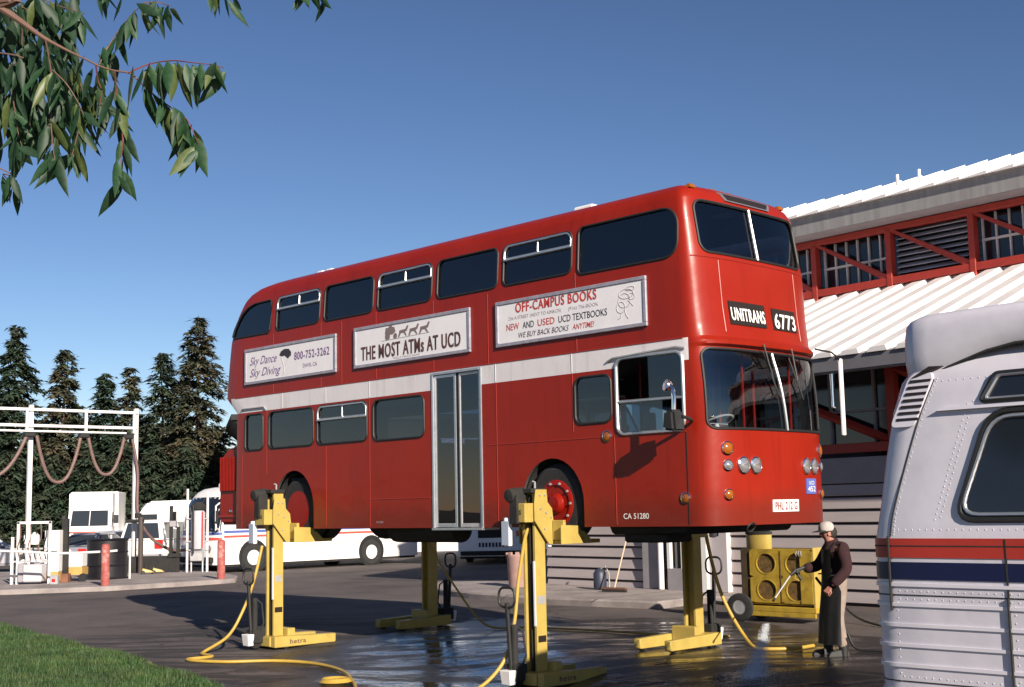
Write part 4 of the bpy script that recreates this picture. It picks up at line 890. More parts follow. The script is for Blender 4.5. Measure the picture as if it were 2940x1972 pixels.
b = MB(); b.box(1.36, 1.40, -.02, .97, .30, 1.53); b.build('side_panel', M_YEL, wm, bevel=.008)
b = MB(); b.box(1.10, 1.36, -.028, -.004, .40, 1.45); b.build('hatch', M_YELD, wm, bevel=.006)
b = MB(); b.box(.67, .69, -.015, -.002, .42, 1.46); b.build('seam_strip', M_RUST, wm)
b = MB(); b.box(-.05, 1.42, -.06, 1.0, .22, .33); b.box(-.03, 1.40, -.055, .02, .12, .22); b.build('frame', M_YELD, wm, bevel=.01)
b = MB(); b.lathe([(.001, 0), (.26, 0), (.27, .02), (.27, .30), (.25, .31), (.001, .31)], (.12, .30, 1.49), (0, 0, 1), 28); b.build('drum', M_YEL, wm, sm=40)
b = MB(); b.lathe([(.001, 0), (.285, 0), (.285, .05), (.2, .07), (.001, .075)], (.12, .30, 1.80), (0, 0, 1), 28); b.build('drum_lid', M_DARK, wm)
b = MB(); b.box(-.22, 0, .05, .9, .35, 1.5); b.build('rear_casing', mat('dark brown casing', (0.06, 0.04, 0.02), .7, var=.3), wm, bevel=.01)
for y in (-.14, 1.06):
    b = MB(); b.lathe([(.15, -.07), (.24, -.075), (.285, -.05), (.29, 0), (.285, .05), (.24, .075), (.15, .07)], (-.20, y, .29), (0, 1, 0), 28, True); wt = b.build('wheel', M_TYRE, wm)
    b = MB(); b.lathe([(.155, -.05), (.13, -.06), (.06, -.03), (.001, -.03)], (-.20, y, .29), (0, 1, 0), 20); b.build('rim', M_STEEL, wt)
b = MB(); b.tube([(-.3, .5, .3), (-.9, .5, .32), (-1.2, .5, .35)], .04, 8); b.box(-.25, -.15, -.1, 1.0, .25, .33); b.build('drawbar', M_DARK, wm)
for k in range(3):
    b = MB(); b.tube([(1.05+.05*k, -.05, 1.36), (1.05+.05*k, -.09, 1.40), (1.05+.05*k, -.05, 1.46)], .013, 6); b.build('valve', M_STEEL, wm)

# ================================================================== silver transit bus at the right edge
M_SILV = mat('silver-grey aluminium panels', (0.60, 0.575, 0.64), .38, metal=.10, var=.07, vs=2.5, bump=.30, bs=2.2, coat=.15, col2=(0.50, 0.475, 0.53), c2s=1.6, c2lo=.5, c2hi=.75)
M_SILR = mat('bright rib aluminium', (0.68, 0.65, 0.72), .32, metal=.15)
M_STR = mat('red stripe paint', (0.36, 0.03, 0.02), .4, var=.1); M_STB = mat('navy stripe paint', (0.006, 0.009, 0.045), .35, var=.1)
gm_z = -.21
gm = thing('transit_bus', 'silver riveted transit bus with red and navy stripes, cut off at the right edge', 'bus', (2.27*1.13, 8.81*1.13, -.497), YAW); gm.scale = (1.13, 1.13, 1.13)
GI = [(.5, .0), (1.96, 0), (2.2, .03), (2.5, .055), (2.8, .085), (3.0, .12), (3.1, .17), (3.2, .27), (3.27, .42), (3.33, .65), (3.36, 1.0)]
GX = [(.5, .03), (1.2, .0), (1.96, 0), (2.2, .04), (2.5, .085), (2.8, .14), (3.0, .20), (3.1, .27), (3.2, .38), (3.27, .56), (3.33, .85), (3.36, 1.3)]
GL = 12.0
def gm_ring(z, off=0.0, nr=20):
    i = interp(GI, z)-off; x0 = interp(GX, z)-off; h = 1.28-i; rc = .30; p = []
    for k in range(nr+1):
        t = math.cos(math.pi*k/nr); p.append((x0+rc-rc*max(0, 1-abs(t)**3)**(1/3), 1.28+h*t))
    for k in range(1, 41): p.append((x0+rc+(GL-rc-x0)*k/40, i))
    for k in range(1, 9): p.append((GL+.12*math.sin(math.pi*k/8), i+2*h*k/8))
    for k in range(1, 41): p.append((GL+(x0+rc-GL)*k/40, 2.56-i))
    return p[:-1]
lv = [.5, .54, .7, .9, 1.2, 1.5, 1.8, 1.96, 2.08, 2.2, 2.35, 2.5, 2.65, 2.8, 2.9, 3.0, 3.05, 3.1, 3.15, 3.2, 3.24, 3.27, 3.30, 3.33, 3.345, 3.36]
b = MB(); vs = []; fs = []; k_ = len(gm_ring(1))
for z in lv: vs += [(x, y, z) for x, y in gm_ring(z)]
for j in range(len(lv)-1):
    for i in range(k_): fs.append((j*k_+i, j*k_+(i+1) % k_, (j+1)*k_+(i+1) % k_, (j+1)*k_+i))
fs.append(tuple((len(lv)-1)*k_+i for i in range(k_))); b.add(vs, fs); b.build('body', M_SILV, gm, sm=40)
def gband(name, z0, z1, off, m_):
    b = MB(); r0 = gm_ring(z0, off); r1 = gm_ring(z1, off); r2 = gm_ring(z0, -.01); r3 = gm_ring(z1, -.01); n_ = len(r0)
    b.add([(x, y, z0) for x, y in r0]+[(x, y, z1) for x, y in r1]+[(x, y, z0) for x, y in r2]+[(x, y, z1) for x, y in r3],
          [(i, (i+1) % n_, n_+(i+1) % n_, n_+i) for i in range(n_)]+[(2*n_+i, 2*n_+(i+1) % n_, (i+1) % n_, i) for i in range(n_)]+[(n_+i, n_+(i+1) % n_, 3*n_+(i+1) % n_, 3*n_+i) for i in range(n_)])
    return b.build(name, m_, gm, sm=40)
gband('red_stripe', 1.84, 1.965, .006, M_STR); gband('red_groove', 1.912, 1.920, .0075, M_DARK); gband('navy_stripe', 1.70, 1.812, .006, M_STB)
for z in (1.665, 1.537, 1.406, 1.278, 1.15, .98, .85, .72, .59): 
    gband('fluted_rib', z-.010, z+.012, .010, M_SILR)
for z in (1.60, 1.05): gband('panel_joint', z-.004, z+.004, .003, M_DARK)
def gs(x, z, off=0.0): return (x, interp(GI, z)-off, z)           # point on the near side
def gside(name, poly, off, m_, par=gm, th=.03, bevel=.0):
    b = MB(); n_ = len(poly); b.add([gs(x, z, off) for x, z in poly]+[gs(x, z, off-th) for x, z in poly], [tuple(range(n_)), tuple(range(2*n_-1, n_-1, -1))]+[(i, (i+1) % n_, n_+(i+1) % n_, n_+i) for i in range(n_)])
    return b.build(name, m_, par, bevel=bevel, sm=30)
def rpoly(pts, r, n=5):                                             # polygon with rounded corners
    out = []; m_ = len(pts)
    for i in range(m_):
        p, a, c3 = Vector(pts[i]), Vector(pts[i-1]), Vector(pts[(i+1) % m_]); e1 = (a-p); e2 = (c3-p); rr = min(r, e1.length*.45, e2.length*.45); e1.normalize(); e2.normalize()
        A, B = p+e1*rr, p+e2*rr
        for k in range(n+1):
            t = k/n; q = A*(1-t)**2+p*2*t*(1-t)+B*t*t; out.append((q.x, q.y))
    return out
# riveted corner seam and gap beside the stripes
seam = [(.60, 3.0), (.50, 2.75), (.40, 2.45), (.31, 2.15), (.285, 1.98)]
b = MB(); b.tube([gs(x, z, .0) for x, z in spline([(x, 0, z) for x, z in seam]) and [(p.x, p.z) for p in spline([(x, 0, z) for x, z in seam])]], .006, 5); b.build('corner_seam', M_DARK, gm)
b = MB(); b.box(.27, .278, -.022, .01, 1.5, 1.98); b.build('access_gap', M_DARK, gm)
b = MB(); b.box(1.06, 1.07, -.022, .01, .35, 1.60); b.box(1.06, 1.07, -.0085, .01, 1.60, 1.96); b.build('door_gap', M_DARK, gm)
rv = MB()
def rivet(x, z): p = Vector(gs(x, z, -.001)); rv.lathe([(.0058, 0), (.0048, .003), (.001, .004)], p, (0, -1, .12), 6)
for i in range(60):
    q = spline([(x, 0, z) for x, z in seam], 20); p = q[int(i*(len(q)-1)/59)]; 
    if i % 2 == 0: rivet(p.x+.022, p.z)
for i in range(30): rivet(.34+i*.05, 2.02)
for i in range(24): rivet(.66+i*.05, 2.985)
for i in range(22):
    z = 2.1+i*.035; rivet(.70+(z-2.1)*.32-.06, z); rivet(.70+(z-2.1)*.32-.10, z-.015)
for i in range(40): rivet(.33+i*.05, 1.625)
for i in range(40): rivet(.33+i*.05, 1.575); rivet(.33+i*.05, 1.08)
for i in range(26): rivet(.31, .4+i*.05); rivet(1.035, .4+i*.05); rivet(1.10, .4+i*.05)
tag(rv.build('rivets', M_SILV, gm, sm=50), kind='stuff')
# louvred vent on the corner
pv = gside('vent_plate', rpoly([(.29, 2.69), (.47, 2.69), (.60, 3.0), (.585, 3.05), (.43, 3.05)], .05), .016, M_SILV, bevel=.008)
for k in range(7):
    z = 2.735+k*.042; x0 = .315+(z-2.69)*.36+.01; gside('vent_slot', [(x0, z), (x0+.15, z), (x0+.155, z+.018), (x0+.005, z+.018)], .0172, M_SIGNB, pv, th=.012)
# windows: slanted big pane and small upper pane, repeated forward
def gwin(name, poly, rad):
    p = rpoly(poly, rad); w_ = gside(name, p, .004, M_GLASSO, th=.02)
    b = MB(); b.tube([gs(x, z, .006) for x, z in p], .020, 6, closed=True); b.build('seal', M_BLACK, w_)
    cx, cz = sum(q[0] for q in p)/len(p), sum(q[1] for q in p)/len(p)
    b = MB(); b.tube([gs(cx+(x-cx)*.955, cz+(z-cz)*.90, .012) for x, z in p], .013, 6, closed=True); b.build('frame', M_ALU, w_)
for k in range(7):
    o_ = k*1.42
    gwin('window', [(.74+o_, 2.08), (1.98+o_, 2.08), (2.22+o_, 2.76), (.98+o_, 2.76)], .14)
    if k < 6: gwin('upper_window', [(.93+o_, 2.83), (2.1+o_, 2.83), (2.18+o_, 3.0), (1.02+o_, 3.0)], .03)
gside('drip_lip', [(.62, 2.785), (3.2, 2.785), (3.2, 2.805), (.7, 2.805)], .03, M_SILR, th=.05)
# rear roof hood wrapping the roof end
b = MB(); vs = []; fs = []; FL = [0, .12, .3, .5, .68, .80, .88, .94, .98, 1.0]; HI = [.165, .15, .14, .14, .145, .155, .18, .23, .34, .75]
def hood_ring(f, ins):
    p = []; x0 = .10+ins*.8; h = 1.28-ins; rc = .34
    pts = [(x0+rc-rc*max(0, 1-abs(t)**3)**(1/3), 1.28-h*t) for t in [math.cos(math.pi*k/24) for k in range(25)]]
    nearp = [(x0+rc+(3.6-rc-x0)*(1-k/16), 1.28-h) for k in range(16)]
    farp = [(x0+rc+(3.6-rc-x0)*(k+1)/16, 1.28+h) for k in range(16)]
    for (x, y) in nearp+pts+farp:
        zb = 2.99+.20*smooth((x-.28)/.9)+.02*smooth((x-1)/2); p.append((x, y, zb+(3.475-zb)*f))
    return p
for f, ins in zip(FL, HI): vs += hood_ring(f, ins)
m_ = len(hood_ring(0, .1))
for j in range(len(FL)-1):
    for i in range(m_-1): fs.append((j*m_+i, j*m_+i+1, (j+1)*m_+i+1, (j+1)*m_+i))
for i in range(m_//2): fs.append(((len(FL)-1)*m_+i, (len(FL)-1)*m_+i+1, (len(FL)-1)*m_+m_-2-i, (len(FL)-1)*m_+m_-1-i))
b.add(vs, fs); hd = b.build('roof_hood', M_SILV, gm, sm=50)
b = MB(); b.tube([Vector(p)+Vector((0, -.004, 0)) for p in hood_ring(0, .165)[:30]], .010, 6); b.build('hood_edge', M_DARK, hd)
gside('hood_scoop', [(.45, 3.02), (.56, 3.09), (.66, 3.085), (.50, 3.03)], .03, M_SIGNB, th=.06)
for (x, y) in ((2.2, .0), (2.2, 2.56), (9.3, .0), (9.3, 2.56)):
    s_ = 1 if y < 1 else -1; b = MB(); b.lathe([(.25, 0), (.40, 0), (.44, .04), (.44, .24), (.40, .28), (.25, .28)], (x, y+.03*s_, .7), (0, s_, 0), 28, True); wh = b.build('wheel', M_TYRE, gm)
    b = MB(); b.lathe([(.26, .02), (.2, .06), (.001, .06)], (x, y+.03*s_, .7), (0, s_, 0), 20); b.build('rim', M_STEEL, wh)

# ================================================================== white buses parked beyond
def plain_bus(name, lab, loc, rz, Lb, W=2.5, H=3.0, rearvent=False, group=None, nose=True):
    t = thing(name, lab, 'bus', loc, rz, group)
    zt = [(.28, 0, 0), (.9, 0, .0), (1.5, .0, .02), (2.2, .02, .16), (2.6, .04, .36), (2.8, .10, .55), (2.92, .22, .75), (H-.02, .45, 1.05), (H, .8, 1.6)]
    b = MB(); vs = []; fs = []
    def ring(ins, fr):
        p = []; rc = .28
        for k in range(13):
            th = math.cos(math.pi*k/12); p.append((-fr-rc+rc*max(0, 1-abs(th)**2.6)**(1/2.6), -W/2+(W/2-ins)*th))
        p += [(-fr-rc-(Lb-fr-rc)*k/20, -W+ins) for k in range(1, 21)]+[(-Lb, -W/2)]+[(-fr-rc-(Lb-fr-rc)*k/20, -ins) for k in range(20, 0, -1)]
        return p
    for z, ins, fr in zt: vs += [(x, y, z) for x, y in ring(ins, fr if nose else fr*.3)]
    k_ = len(ring(0, 0))
    for j in range(len(zt)-1):
        for i in range(k_): fs.append((j*k_+i, j*k_+(i+1) % k_, (j+1)*k_+(i+1) % k_, (j+1)*k_+i))
    fs.append(tuple((len(zt)-1)*k_+i for i in range(k_))); b.add(vs, fs); b.build('body', M_WHITE, t, sm=40)
    b = MB(); b.box(-Lb+.1, -.2, -W+.05, -.05, .2, .29); b.build('underside', M_DARK, t)
    ins_ = lambda z: interp([(a, c3) for a, c3, _ in zt], z); fr_ = lambda z: interp([(a, c3 if nose else c3*.3) for a, _, c3 in zt], z)
    # windscreen
    g_ = MB(); pts = []; 
    for j in range(7):
        z = 1.42+j*.2; 
        for k in range(13):
            th = math.cos(math.pi*(.5+11*k/12)/12); rc = .285; pts.append((-fr_(z)-.28+rc*max(0, 1-abs(th)**2.6)**(1/2.6)+.003, -W/2+(W/2-ins_(z)+.004)*th, z))
    g_.add(pts, [(j*13+k, j*13+k+1, (j+1)*13+k+1, (j+1)*13+k) for j in range(6) for k in range(12)]); wsn = g_.build('windscreen', M_GLASSO, t, sm=50)
    g_ = MB(); g_.tube([(-fr_(1.42+.2*j)+.02, -W/2, 1.42+.2*j) for j in range(7)], .025, 5); g_.build('divider', M_BLACK, wsn)
    nwin = int((Lb-1.4)/1.25)
    for s_, yy in ((1, 0), (-1, -W)):
        for k in range(nwin):
            x0 = -1.15-k*1.25; b = MB(); P = []
            for (x, z) in rrect(x0-1.17, x0, 1.62, 2.55, .08, 3):
                P.append((x, (yy-ins_(z)*s_)+s_*.006, z))
            b.add(P, [tuple(range(len(P)))]); b.build('window', M_GLASSO, t, sm=0)
        for (z0, z1, m_) in ((1.36, 1.45, M_STBL), (1.20, 1.28, M_STRL), (.845, .86, M_STRL)):
            b = MB(); b.box(-Lb+.05, -.35, yy-.004*s_ if s_ < 0 else yy-.01, yy+.008 if s_ > 0 else yy+.01, z0, z1); b.build('stripe', m_, t)
    for (z0, z1, m_) in ((1.30, 1.40, M_STBL), (1.12, 1.22, M_STRL)):
        b = MB(); pp = [(x+.006, y, z) for z in (z0, z1) for x, y in ring(ins_(z), fr_(z) if nose else 0)[:13]]; b.add(pp, [(k, k+1, k+14, k+13) for k in range(12)]); b.build('front_stripe', m_, t)
    for xw in (-1.55, -Lb+2.3):
        for s_, yy in ((-1, .0), (1, -W)):
            b = MB(); b.lathe([(.6, 0), (.6, .012), (.001, .013)], (xw, yy, .52), (0, -s_, 0), 28); b.build('wheel_arch', M_BLACK, t)
            b = MB(); b.lathe([(.26, -.0), (.45, -.005), (.49, .03), (.49, .2), (.26, .2)], (xw, yy-s_*.024 if s_ > 0 else yy+.024, .49), (0, s_, 0), 28, True); wh = b.build('wheel', M_TYRE, t)
            b = MB(); b.lathe([(.27, 0), (.22, .03), (.12, .02), (.1, -.03), (.001, -.03)], (xw, yy-s_*.024 if s_ > 0 else yy+.024, .49), (0, s_, 0), 20); b.build('rim', M_WHITE, wh)
    for yy in (-.35, -W+.35):
        b = MB(); b.lathe([(.001, -.01), (.11, -.01), (.11, .02), (.06, .05), (.001, .055)], (.0, yy, .85), (1, 0, 0), 14); b.build('headlamp', M_LAMP, t)
    b = MB(); b.box(-.02, .12, -W+.1, -.1, .35, .55); b.build('bumper', M_DARK, t, bevel=.03)
    if rearvent:
        b = MB(); b.box(-Lb-.012, -Lb, -W+.75, -.75, .95, 1.35); b.build('engine_grille', M_DARK, t)
        for k in range(8):
            b = MB(); y = -W+.78+k*.125; b.box(-Lb-.014, -Lb, y, y+.07, .62, .78); b.build('vent_slot', M_DARK, t)
        b = MB(); b.box(-Lb-.10, -Lb, -W+.1, -.1, .32, .48); b.build('rear_bumper', M_DARK, t, bevel=.02)
        b = MB(); b.box(-Lb-.01, -Lb, -W+.35, -.35, 1.7, 2.5); b.build('rear_window', M_GLASSO, t)
        for y in (-.25, -W+.25): b = MB(); b.box(-Lb-.02, -Lb, y-.08, y+.08, 1.0, 1.2); b.build('tail_lamp', M_REDLENS, t)
    else:
        b = MB(); b.box(-1.2, -.95, -W/2-.12, -W/2+.12, H-.06, H+.12); b.build('roof_vent', M_WHITE, t, bevel=.04)
        for yy, s_ in ((.12, 1), (-W-.12, -1)):
            b = MB(); b.tube([(-.1, yy-s_*.1, 1.5), (.06, yy+.03*s_, 1.55), (.1, yy+.08*s_, 1.8), (.1, yy+.08*s_, 2.3), (-.15, yy-.1*s_, 2.4)], .03, 6); mr_ = b.build('mirror', M_WHITE, t)
            b = MB(); b.box(.06, .12, yy-.02, yy+.16, 1.7, 2.15); b.build('mirror_head', M_BLACK, mr_, bevel=.02)
    return t
M_STBL = mat('blue stripe paint', (0.08, 0.12, 0.36), .4); M_STRL = mat('bright red stripe paint', (0.58, 0.09, 0.07), .4)
RZW = math.atan2(-N.y, -N.x)
plain_bus('shuttle_bus', 'white shuttle bus with blue and red stripes, parked nose-left behind the left lift', (-10.35, 44.8, 0), RZW, 9.1)
plain_bus('shuttle_bus', 'white bus seen from its vented rear end, under the red bus doors', (-1.05, 57.1, 0), R_(83), 9.0, rearvent=True, nose=False)

# ================================================================== parked cars and truck
def car(name, lab, cat, loc, rz, kind, paint, group='vehicles parked in the yard'):
    t = thing(name, lab, cat, loc, rz, group)
    if kind == 'sedan': Lc, W, zb, zs, zr = 4.5, 1.72, .28, .86, 1.38; prof = [(-2.25, .35), (-2.27, .55), (-2.22, .86), (-1.5, .92), (1.1, .90), (2.0, .76), (2.24, .62), (2.26, .38), (1.9, .28), (-1.9, .28)]; gb = (-1.75, 1.15); gt = (-.95, .35)
    elif kind == 'suv': Lc, W, zb, zs, zr = 4.7, 1.88, .38, 1.08, 1.86; prof = [(-2.30, .5), (-2.33, .8), (-2.28, 1.1), (1.0, 1.1), (2.1, 1.02), (2.28, .9), (2.3, .55), (1.9, .4), (-1.95, .4)]; gb = (-2.27, 1.15); gt = (-2.10, .45)
    hw = W/2; b = MB(); vs = []; n_ = len(prof)
    for (y, sx, sz) in ((-hw+.06, .975, .0), (-hw, 1, 0), (hw, 1, 0), (hw-.06, .975, 0)): pass
    secs = [(-hw, .0), (-hw-.0, 0), (hw, 0)]
    b.prism(prof, lambda a, c3, q: (a, q, c3), -hw, hw); b.build('body', paint, t, bevel=.07, seg=3)
    gw, tw_ = hw-.06, hw-.26
    base = [(gb[0], -gw, zs), (gb[1], -gw, zs), (gb[1], gw, zs), (gb[0], gw, zs)]; top = [(gt[0], -tw_, zr), (gt[1], -tw_, zr), (gt[1], tw_, zr), (gt[0], tw_, zr)]
    b = MB(); b.hexa(base, top); ro = b.build('roof', paint, t, bevel=.06, seg=2)
    def win(c, i0, i1, j0, j1, nm='window'):
        A, B, C, D_ = [Vector(p) for p in c]
        f = lambda s, q: (A*(1-s)+B*s)*(1-q)+(D_*(1-s)+C*s)*q
        nrm = (B-A).cross(D_-A).normalized(); cen = Vector((0, 0, 1.2))
        if nrm.dot(A+C-cen*2) < 0: nrm = -nrm
        P = [f(s, q)+nrm*.006 for s, q in ((i0, j0), (i1, j0), (i1, j1), (i0, j1))]; P2 = [p-nrm*.02 for p in P]
        b = MB(); b.hexa(P2, P); return b.build(nm, M_GLASSC2, t, sm=0)
    fr = (base[1], base[2], top[2], top[1]); rr_ = (base[3], base[0], top[0], top[3]); ls = (base[2], base[3], top[3], top[2]); rs = (base[0], base[1], top[1], top[0])
    win(fr, .07, .93, .12, .9, 'windscreen'); win(rr_, .08, .92, .14, .86, 'rear_window')
    for s_ in (ls, rs):
        for (a, c3) in ((.10, .48), (.53, .90)): win(s_, a, c3, .12, .88)
    for x in (-1.4, 1.42):
        for s_ in (-1, 1):
            rw = .31 if kind == 'sedan' else .36
            b = MB(); b.lathe([(.17, 0), (rw*.9, 0), (rw, .04), (rw, .18), (.17, .2)], (x, s_*(hw+.012), rw), (0, -s_, 0), 22, True); wh = b.build('wheel', M_TYRE, t)
            b = MB(); b.lathe([(.18, 0.0), (.15, .03), (.05, .01), (.001, .01)], (x, s_*(hw+.012), rw), (0, -s_, 0), 16); b.build('rim', M_STEEL, wh)
            b = MB(); b.lathe([(rw+.07, 0), (rw+.07, .01), (.001, .012)], (x, s_*(hw-.004), rw), (0, s_, 0), 22); b.build('wheel_arch', M_BLACK, t)
    zl = zs-.2 if kind == 'sedan' else zs-.28
    for s_ in (-1, 1):
        b = MB(); b.box(prof[1][0]-.02, prof[1][0]+.1, s_*(hw-.22)-.16, s_*(hw-.22)+.16, zl, zl+(.15 if kind == 'sedan' else .34)); b.build('tail_lamp', M_REDLENS, t, bevel=.02)
        b = MB(); b.box(2.1, 2.27, s_*(hw-.3)-.18, s_*(hw-.3)+.18, .62, .74); b.build('headlamp', M_LAMP, t, bevel=.02)
        b = MB(); b.box(.75, .9, s_*(hw+.02)-.02, s_*(hw+.1)+.02, zs+.03, zs+.17); b.build('door_mirror', paint, t, bevel=.02)
    b = MB(); b.box(prof[0][0]-.09, prof[0][0]+.06, -hw+.05, hw-.05, zb+.1, zb+.24); b.build('rear_bumper', M_DARK if kind == 'sedan' else M_STEEL, t, bevel=.03)
    b = MB(); b.box(2.2, 2.34, -hw+.05, hw-.05, zb+.08, zb+.24); b.build('front_bumper', M_DARK, t, bevel=.03)
    b = MB(); b.box(prof[1][0]-.03, prof[1][0], -.16, .16, zl, zl+.13); b.build('number_plate', M_WHITE, t)
    return t
M_GLASSC2 = mat('car window glass', (0.03, 0.035, 0.042), .06, coat=.5, spec=.7)
M_CSIL = mat('silver car paint', (0.42, 0.41, 0.44), .3, metal=.5, coat=.6); M_CWH = mat('white car paint', (0.78, 0.77, 0.77), .3, coat=.6); M_CDK = mat('grey car paint', (0.25, 0.25, 0.28), .3, metal=.4, coat=.6)
car('sedan', 'silver sedan seen from behind, parked below the white box truck', 'car', (-16.9, 52.6, 0), R_(78), 'sedan', M_CSIL)
car('sedan', 'pale grey sedan at the far left edge behind the white rack', 'car', (-20.2, 49.5, 0), R_(20), 'sedan', M_CSIL)
car('sport_utility_car', 'white sport utility car seen from behind, parked left of the white shuttle bus', 'car', (-13.45, 50.3, 0), R_(80), 'suv', M_CWH)
car('sedan', 'light blue-grey sedan between the box truck and the white utility car', 'car', (-18.2, 60, 0), R_(60), 'sedan', mat('blue-grey car paint', (0.30, 0.33, 0.42), .3, metal=.4, coat=.6))
bt = thing('box_truck', 'white box truck facing us in front of the conifers', 'truck', (-20.55, 63, 0), R_(-79), 'vehicles parked in the yard')
b = MB(); b.box(-4.6, -1.1, -1.12, 1.12, .9, 3.25); b.build('cargo_box', M_WHITE, bt, bevel=.04)
b = MB(); b.prism([(-1.1, .6), (.95, .6), (1.0, 1.1), (.9, 1.5), (.45, 2.35), (.42, 3.2), (-1.1, 3.2)], lambda a, c3, q: (a, q, c3), -1.0, 1.0); b.build('cab', M_WHITE, bt, bevel=.06, seg=2)
b = MB(); b.hexa([(.88, -.86, 1.6), (.88, .86, 1.6), (.86, .86, 1.6), (.86, -.86, 1.6)], [(.515, -.82, 2.33), (.515, .82, 2.33), (.44, .82, 2.33), (.44, -.82, 2.33)]); wn = b.build('windscreen', M_GLASSC2, bt, sm=0)
b = MB(); b.tube([(.9, 0, 1.6), (.53, 0, 2.33)], .02, 5); b.build('divider', M_WHITE, wn)
for s_ in (-1, 1):
    b = MB(); b.hexa([(-.6, s_*1.004, 1.55), (.6, s_*1.004, 1.55), (.3, s_*1.004, 2.25), (-.6, s_*1.004, 2.25)], [(-.6, s_*1.012, 1.55), (.6, s_*1.012, 1.55), (.3, s_*1.012, 2.25), (-.6, s_*1.012, 2.25)]); b.build('side_window', M_GLASSC2, bt, sm=0)
    b = MB(); b.box(.55, .65, s_*1.2-.1, s_*1.2+.1, 1.7, 2.1); b.build('door_mirror', M_BLACK, bt, bevel=.02)
    b = MB(); b.box(.96, 1.03, s_*.75-.15, s_*.75+.15, .95, 1.1); b.build('headlamp', M_LAMP, bt, bevel=.01)
    for x in (.2, -3.4):
        b = MB(); b.lathe([(.2, 0), (.36, 0), (.4, .04), (.4, .2), (.2, .22)], (x, s_*1.02, .4), (0, -s_, 0), 20, True); wh = b.build('wheel', M_TYRE, bt)
        b = MB(); b.lathe([(.2, .02), (.1, .05), (.001, .05)], (x, s_*1.02, .4), (0, -s_, 0), 14); b.build('rim', M_STEEL, wh)
b = MB(); b.box(.93, 1.02, -.9, .9, 1.28, 1.34); b.build('red_trim', M_STRL, bt)
b = MB(); b.box(.9, 1.08, -1.0, 1.0, .5, .68); b.build('bumper', M_STEEL, bt, bevel=.03); b = MB(); b.box(-4.5, .9, -.4, .4, .45, .9); b.build('chassis', M_DARK, bt)
# camper-like white van top farther back
vt = thing('delivery_van', 'white van with a rounded roof behind the white utility car', 'van', (-18.35, 67, 0), R_(-160), 'vehicles parked in the yard')
b = MB(); b.prism([(-2.6, .5), (2.2, .5), (2.35, .9), (2.2, 1.25), (1.5, 1.45), (.9, 2.4), (.6, 2.75), (-2.4, 2.8), (-2.6, 2.5)], lambda a, c3, q: (a, q, c3), -.98, .98); b.build('body', M_CWH, vt, bevel=.12, seg=3)
for s_ in (-1, 1):
    b = MB(); b.box(.2, 1.0, s_*.985-.006, s_*.985+.006, 1.5, 2.1); b.build('window', M_GLASSC2, vt)
    for x in (1.5, -1.7):
        b = MB(); b.lathe([(.2, 0), (.33, 0), (.36, .04), (.36, .2), (.2, .22)], (x, s_*1.0, .36), (0, -s_, 0), 20, True); b.build('wheel', M_TYRE, vt)
b = MB(); b.hexa([(1.45, -.85, 1.5), (1.45, .85, 1.5), (1.42, .85, 1.5), (1.42, -.85, 1.5)], [(.93, -.8, 2.36), (.93, .8, 2.36), (.88, .8, 2.36), (.88, -.8, 2.36)]); b.build('windscreen', M_GLASSC2, vt)

# ================================================================== service island: gantry, bollards, racks, tanks
X = lambda px, Y: (px-1470)/3700*Y
for (px, Y, lab) in ((305, 36.0, 'faded red bollard at the end of the white barrier pipe'), (633, 38.4, 'faded pink bollard in front of the white shuttle bus')):
    b = MB(); b.lathe([(.001, 0), (.115, 0), (.115, 1.20), (.10, 1.245), (.05, 1.27), (.001, 1.275)], (0, 0, 0), (0, 0, 1), 20); o = b.build('bollard', M_BOLL); o.location = (X(px, Y), Y, 0); tag(o, lab, 'bollard', 'bollards on the service island')
b = MB(); b.tube(spline([(-19, 36.1, 1.28), (X(0, 36.2), 36.2, 1.13), (X(160, 36.2), 36.25, 1.03), (X(300, 36.2), 36.2, 1.05), (X(338, 36.2), 36.2, 1.07)]), .034, 8); tag(b.build('barrier_pipe', M_PIPEW), 'sagging white barrier pipe along the front of the service island', 'barrier')
# overhead hose gantry
A_ = Vector((-15.6, 41.6, 0)); B_ = Vector((-12.89, 43.94, 0)); ga = (B_-A_).normalized(); gl = (B_-A_).length
ga_t = thing('hose_gantry', 'white steel gantry carrying looped hoses over the service island', 'gantry', (A_.x, A_.y, .1), math.atan2(ga.y, ga.x))
for s in (-gl*1.15, 0, gl):
    b = MB(); b.box(s-.07, s+.07, -.07, .07, 0, 5.55); b.build('post', M_PIPEW, ga_t, bevel=.015)
for (z, h, y) in ((5.40, .09, -.09), (4.88, .09, -.09), (4.70, .06, -.12)):
    b = MB(); b.box(-gl*1.3, gl+.02 if z > 4.8 else gl-.4, y-.05, y+.05, z-h/2, z+h/2); b.build('beam', M_PIPEW, ga_t, bevel=.01)
for s in (-gl*.6, -.16, gl*.5, gl-.1):
    b = MB(); b.box(s-.04, s+.04, -.13, -.05, 4.7, 5.4); b.build('strut', M_PIPEW, ga_t)
M_HOSE = mat('brown rubber hose', (0.16, 0.095, 0.085), .6, var=.25, vs=5)
sup = [-gl*.75, -.12, gl*.47, gl*.90]
for i, (s0, s1, dp) in enumerate(((-gl*.75, -.2, 1.35), (.12, gl*.44, 1.50), (gl*.51, gl*.86, 1.25))):
    pts = []
    for k in range(21):
        f = k/20; c_ = (2*f-1); pts.append((s0+(s1-s0)*f, -.22, 4.55-dp*(1-abs(c_)**2.4)))
    b = MB(); b.tube(pts, .055, 8); h_ = b.build('hose', M_HOSE, ga_t)
for s in sup:
    b = MB(); b.box(s-.17, s+.17, -.3, -.08, 4.50, 4.66); b.build('hose_clamp', M_BLACK, ga_t, bevel=.03)
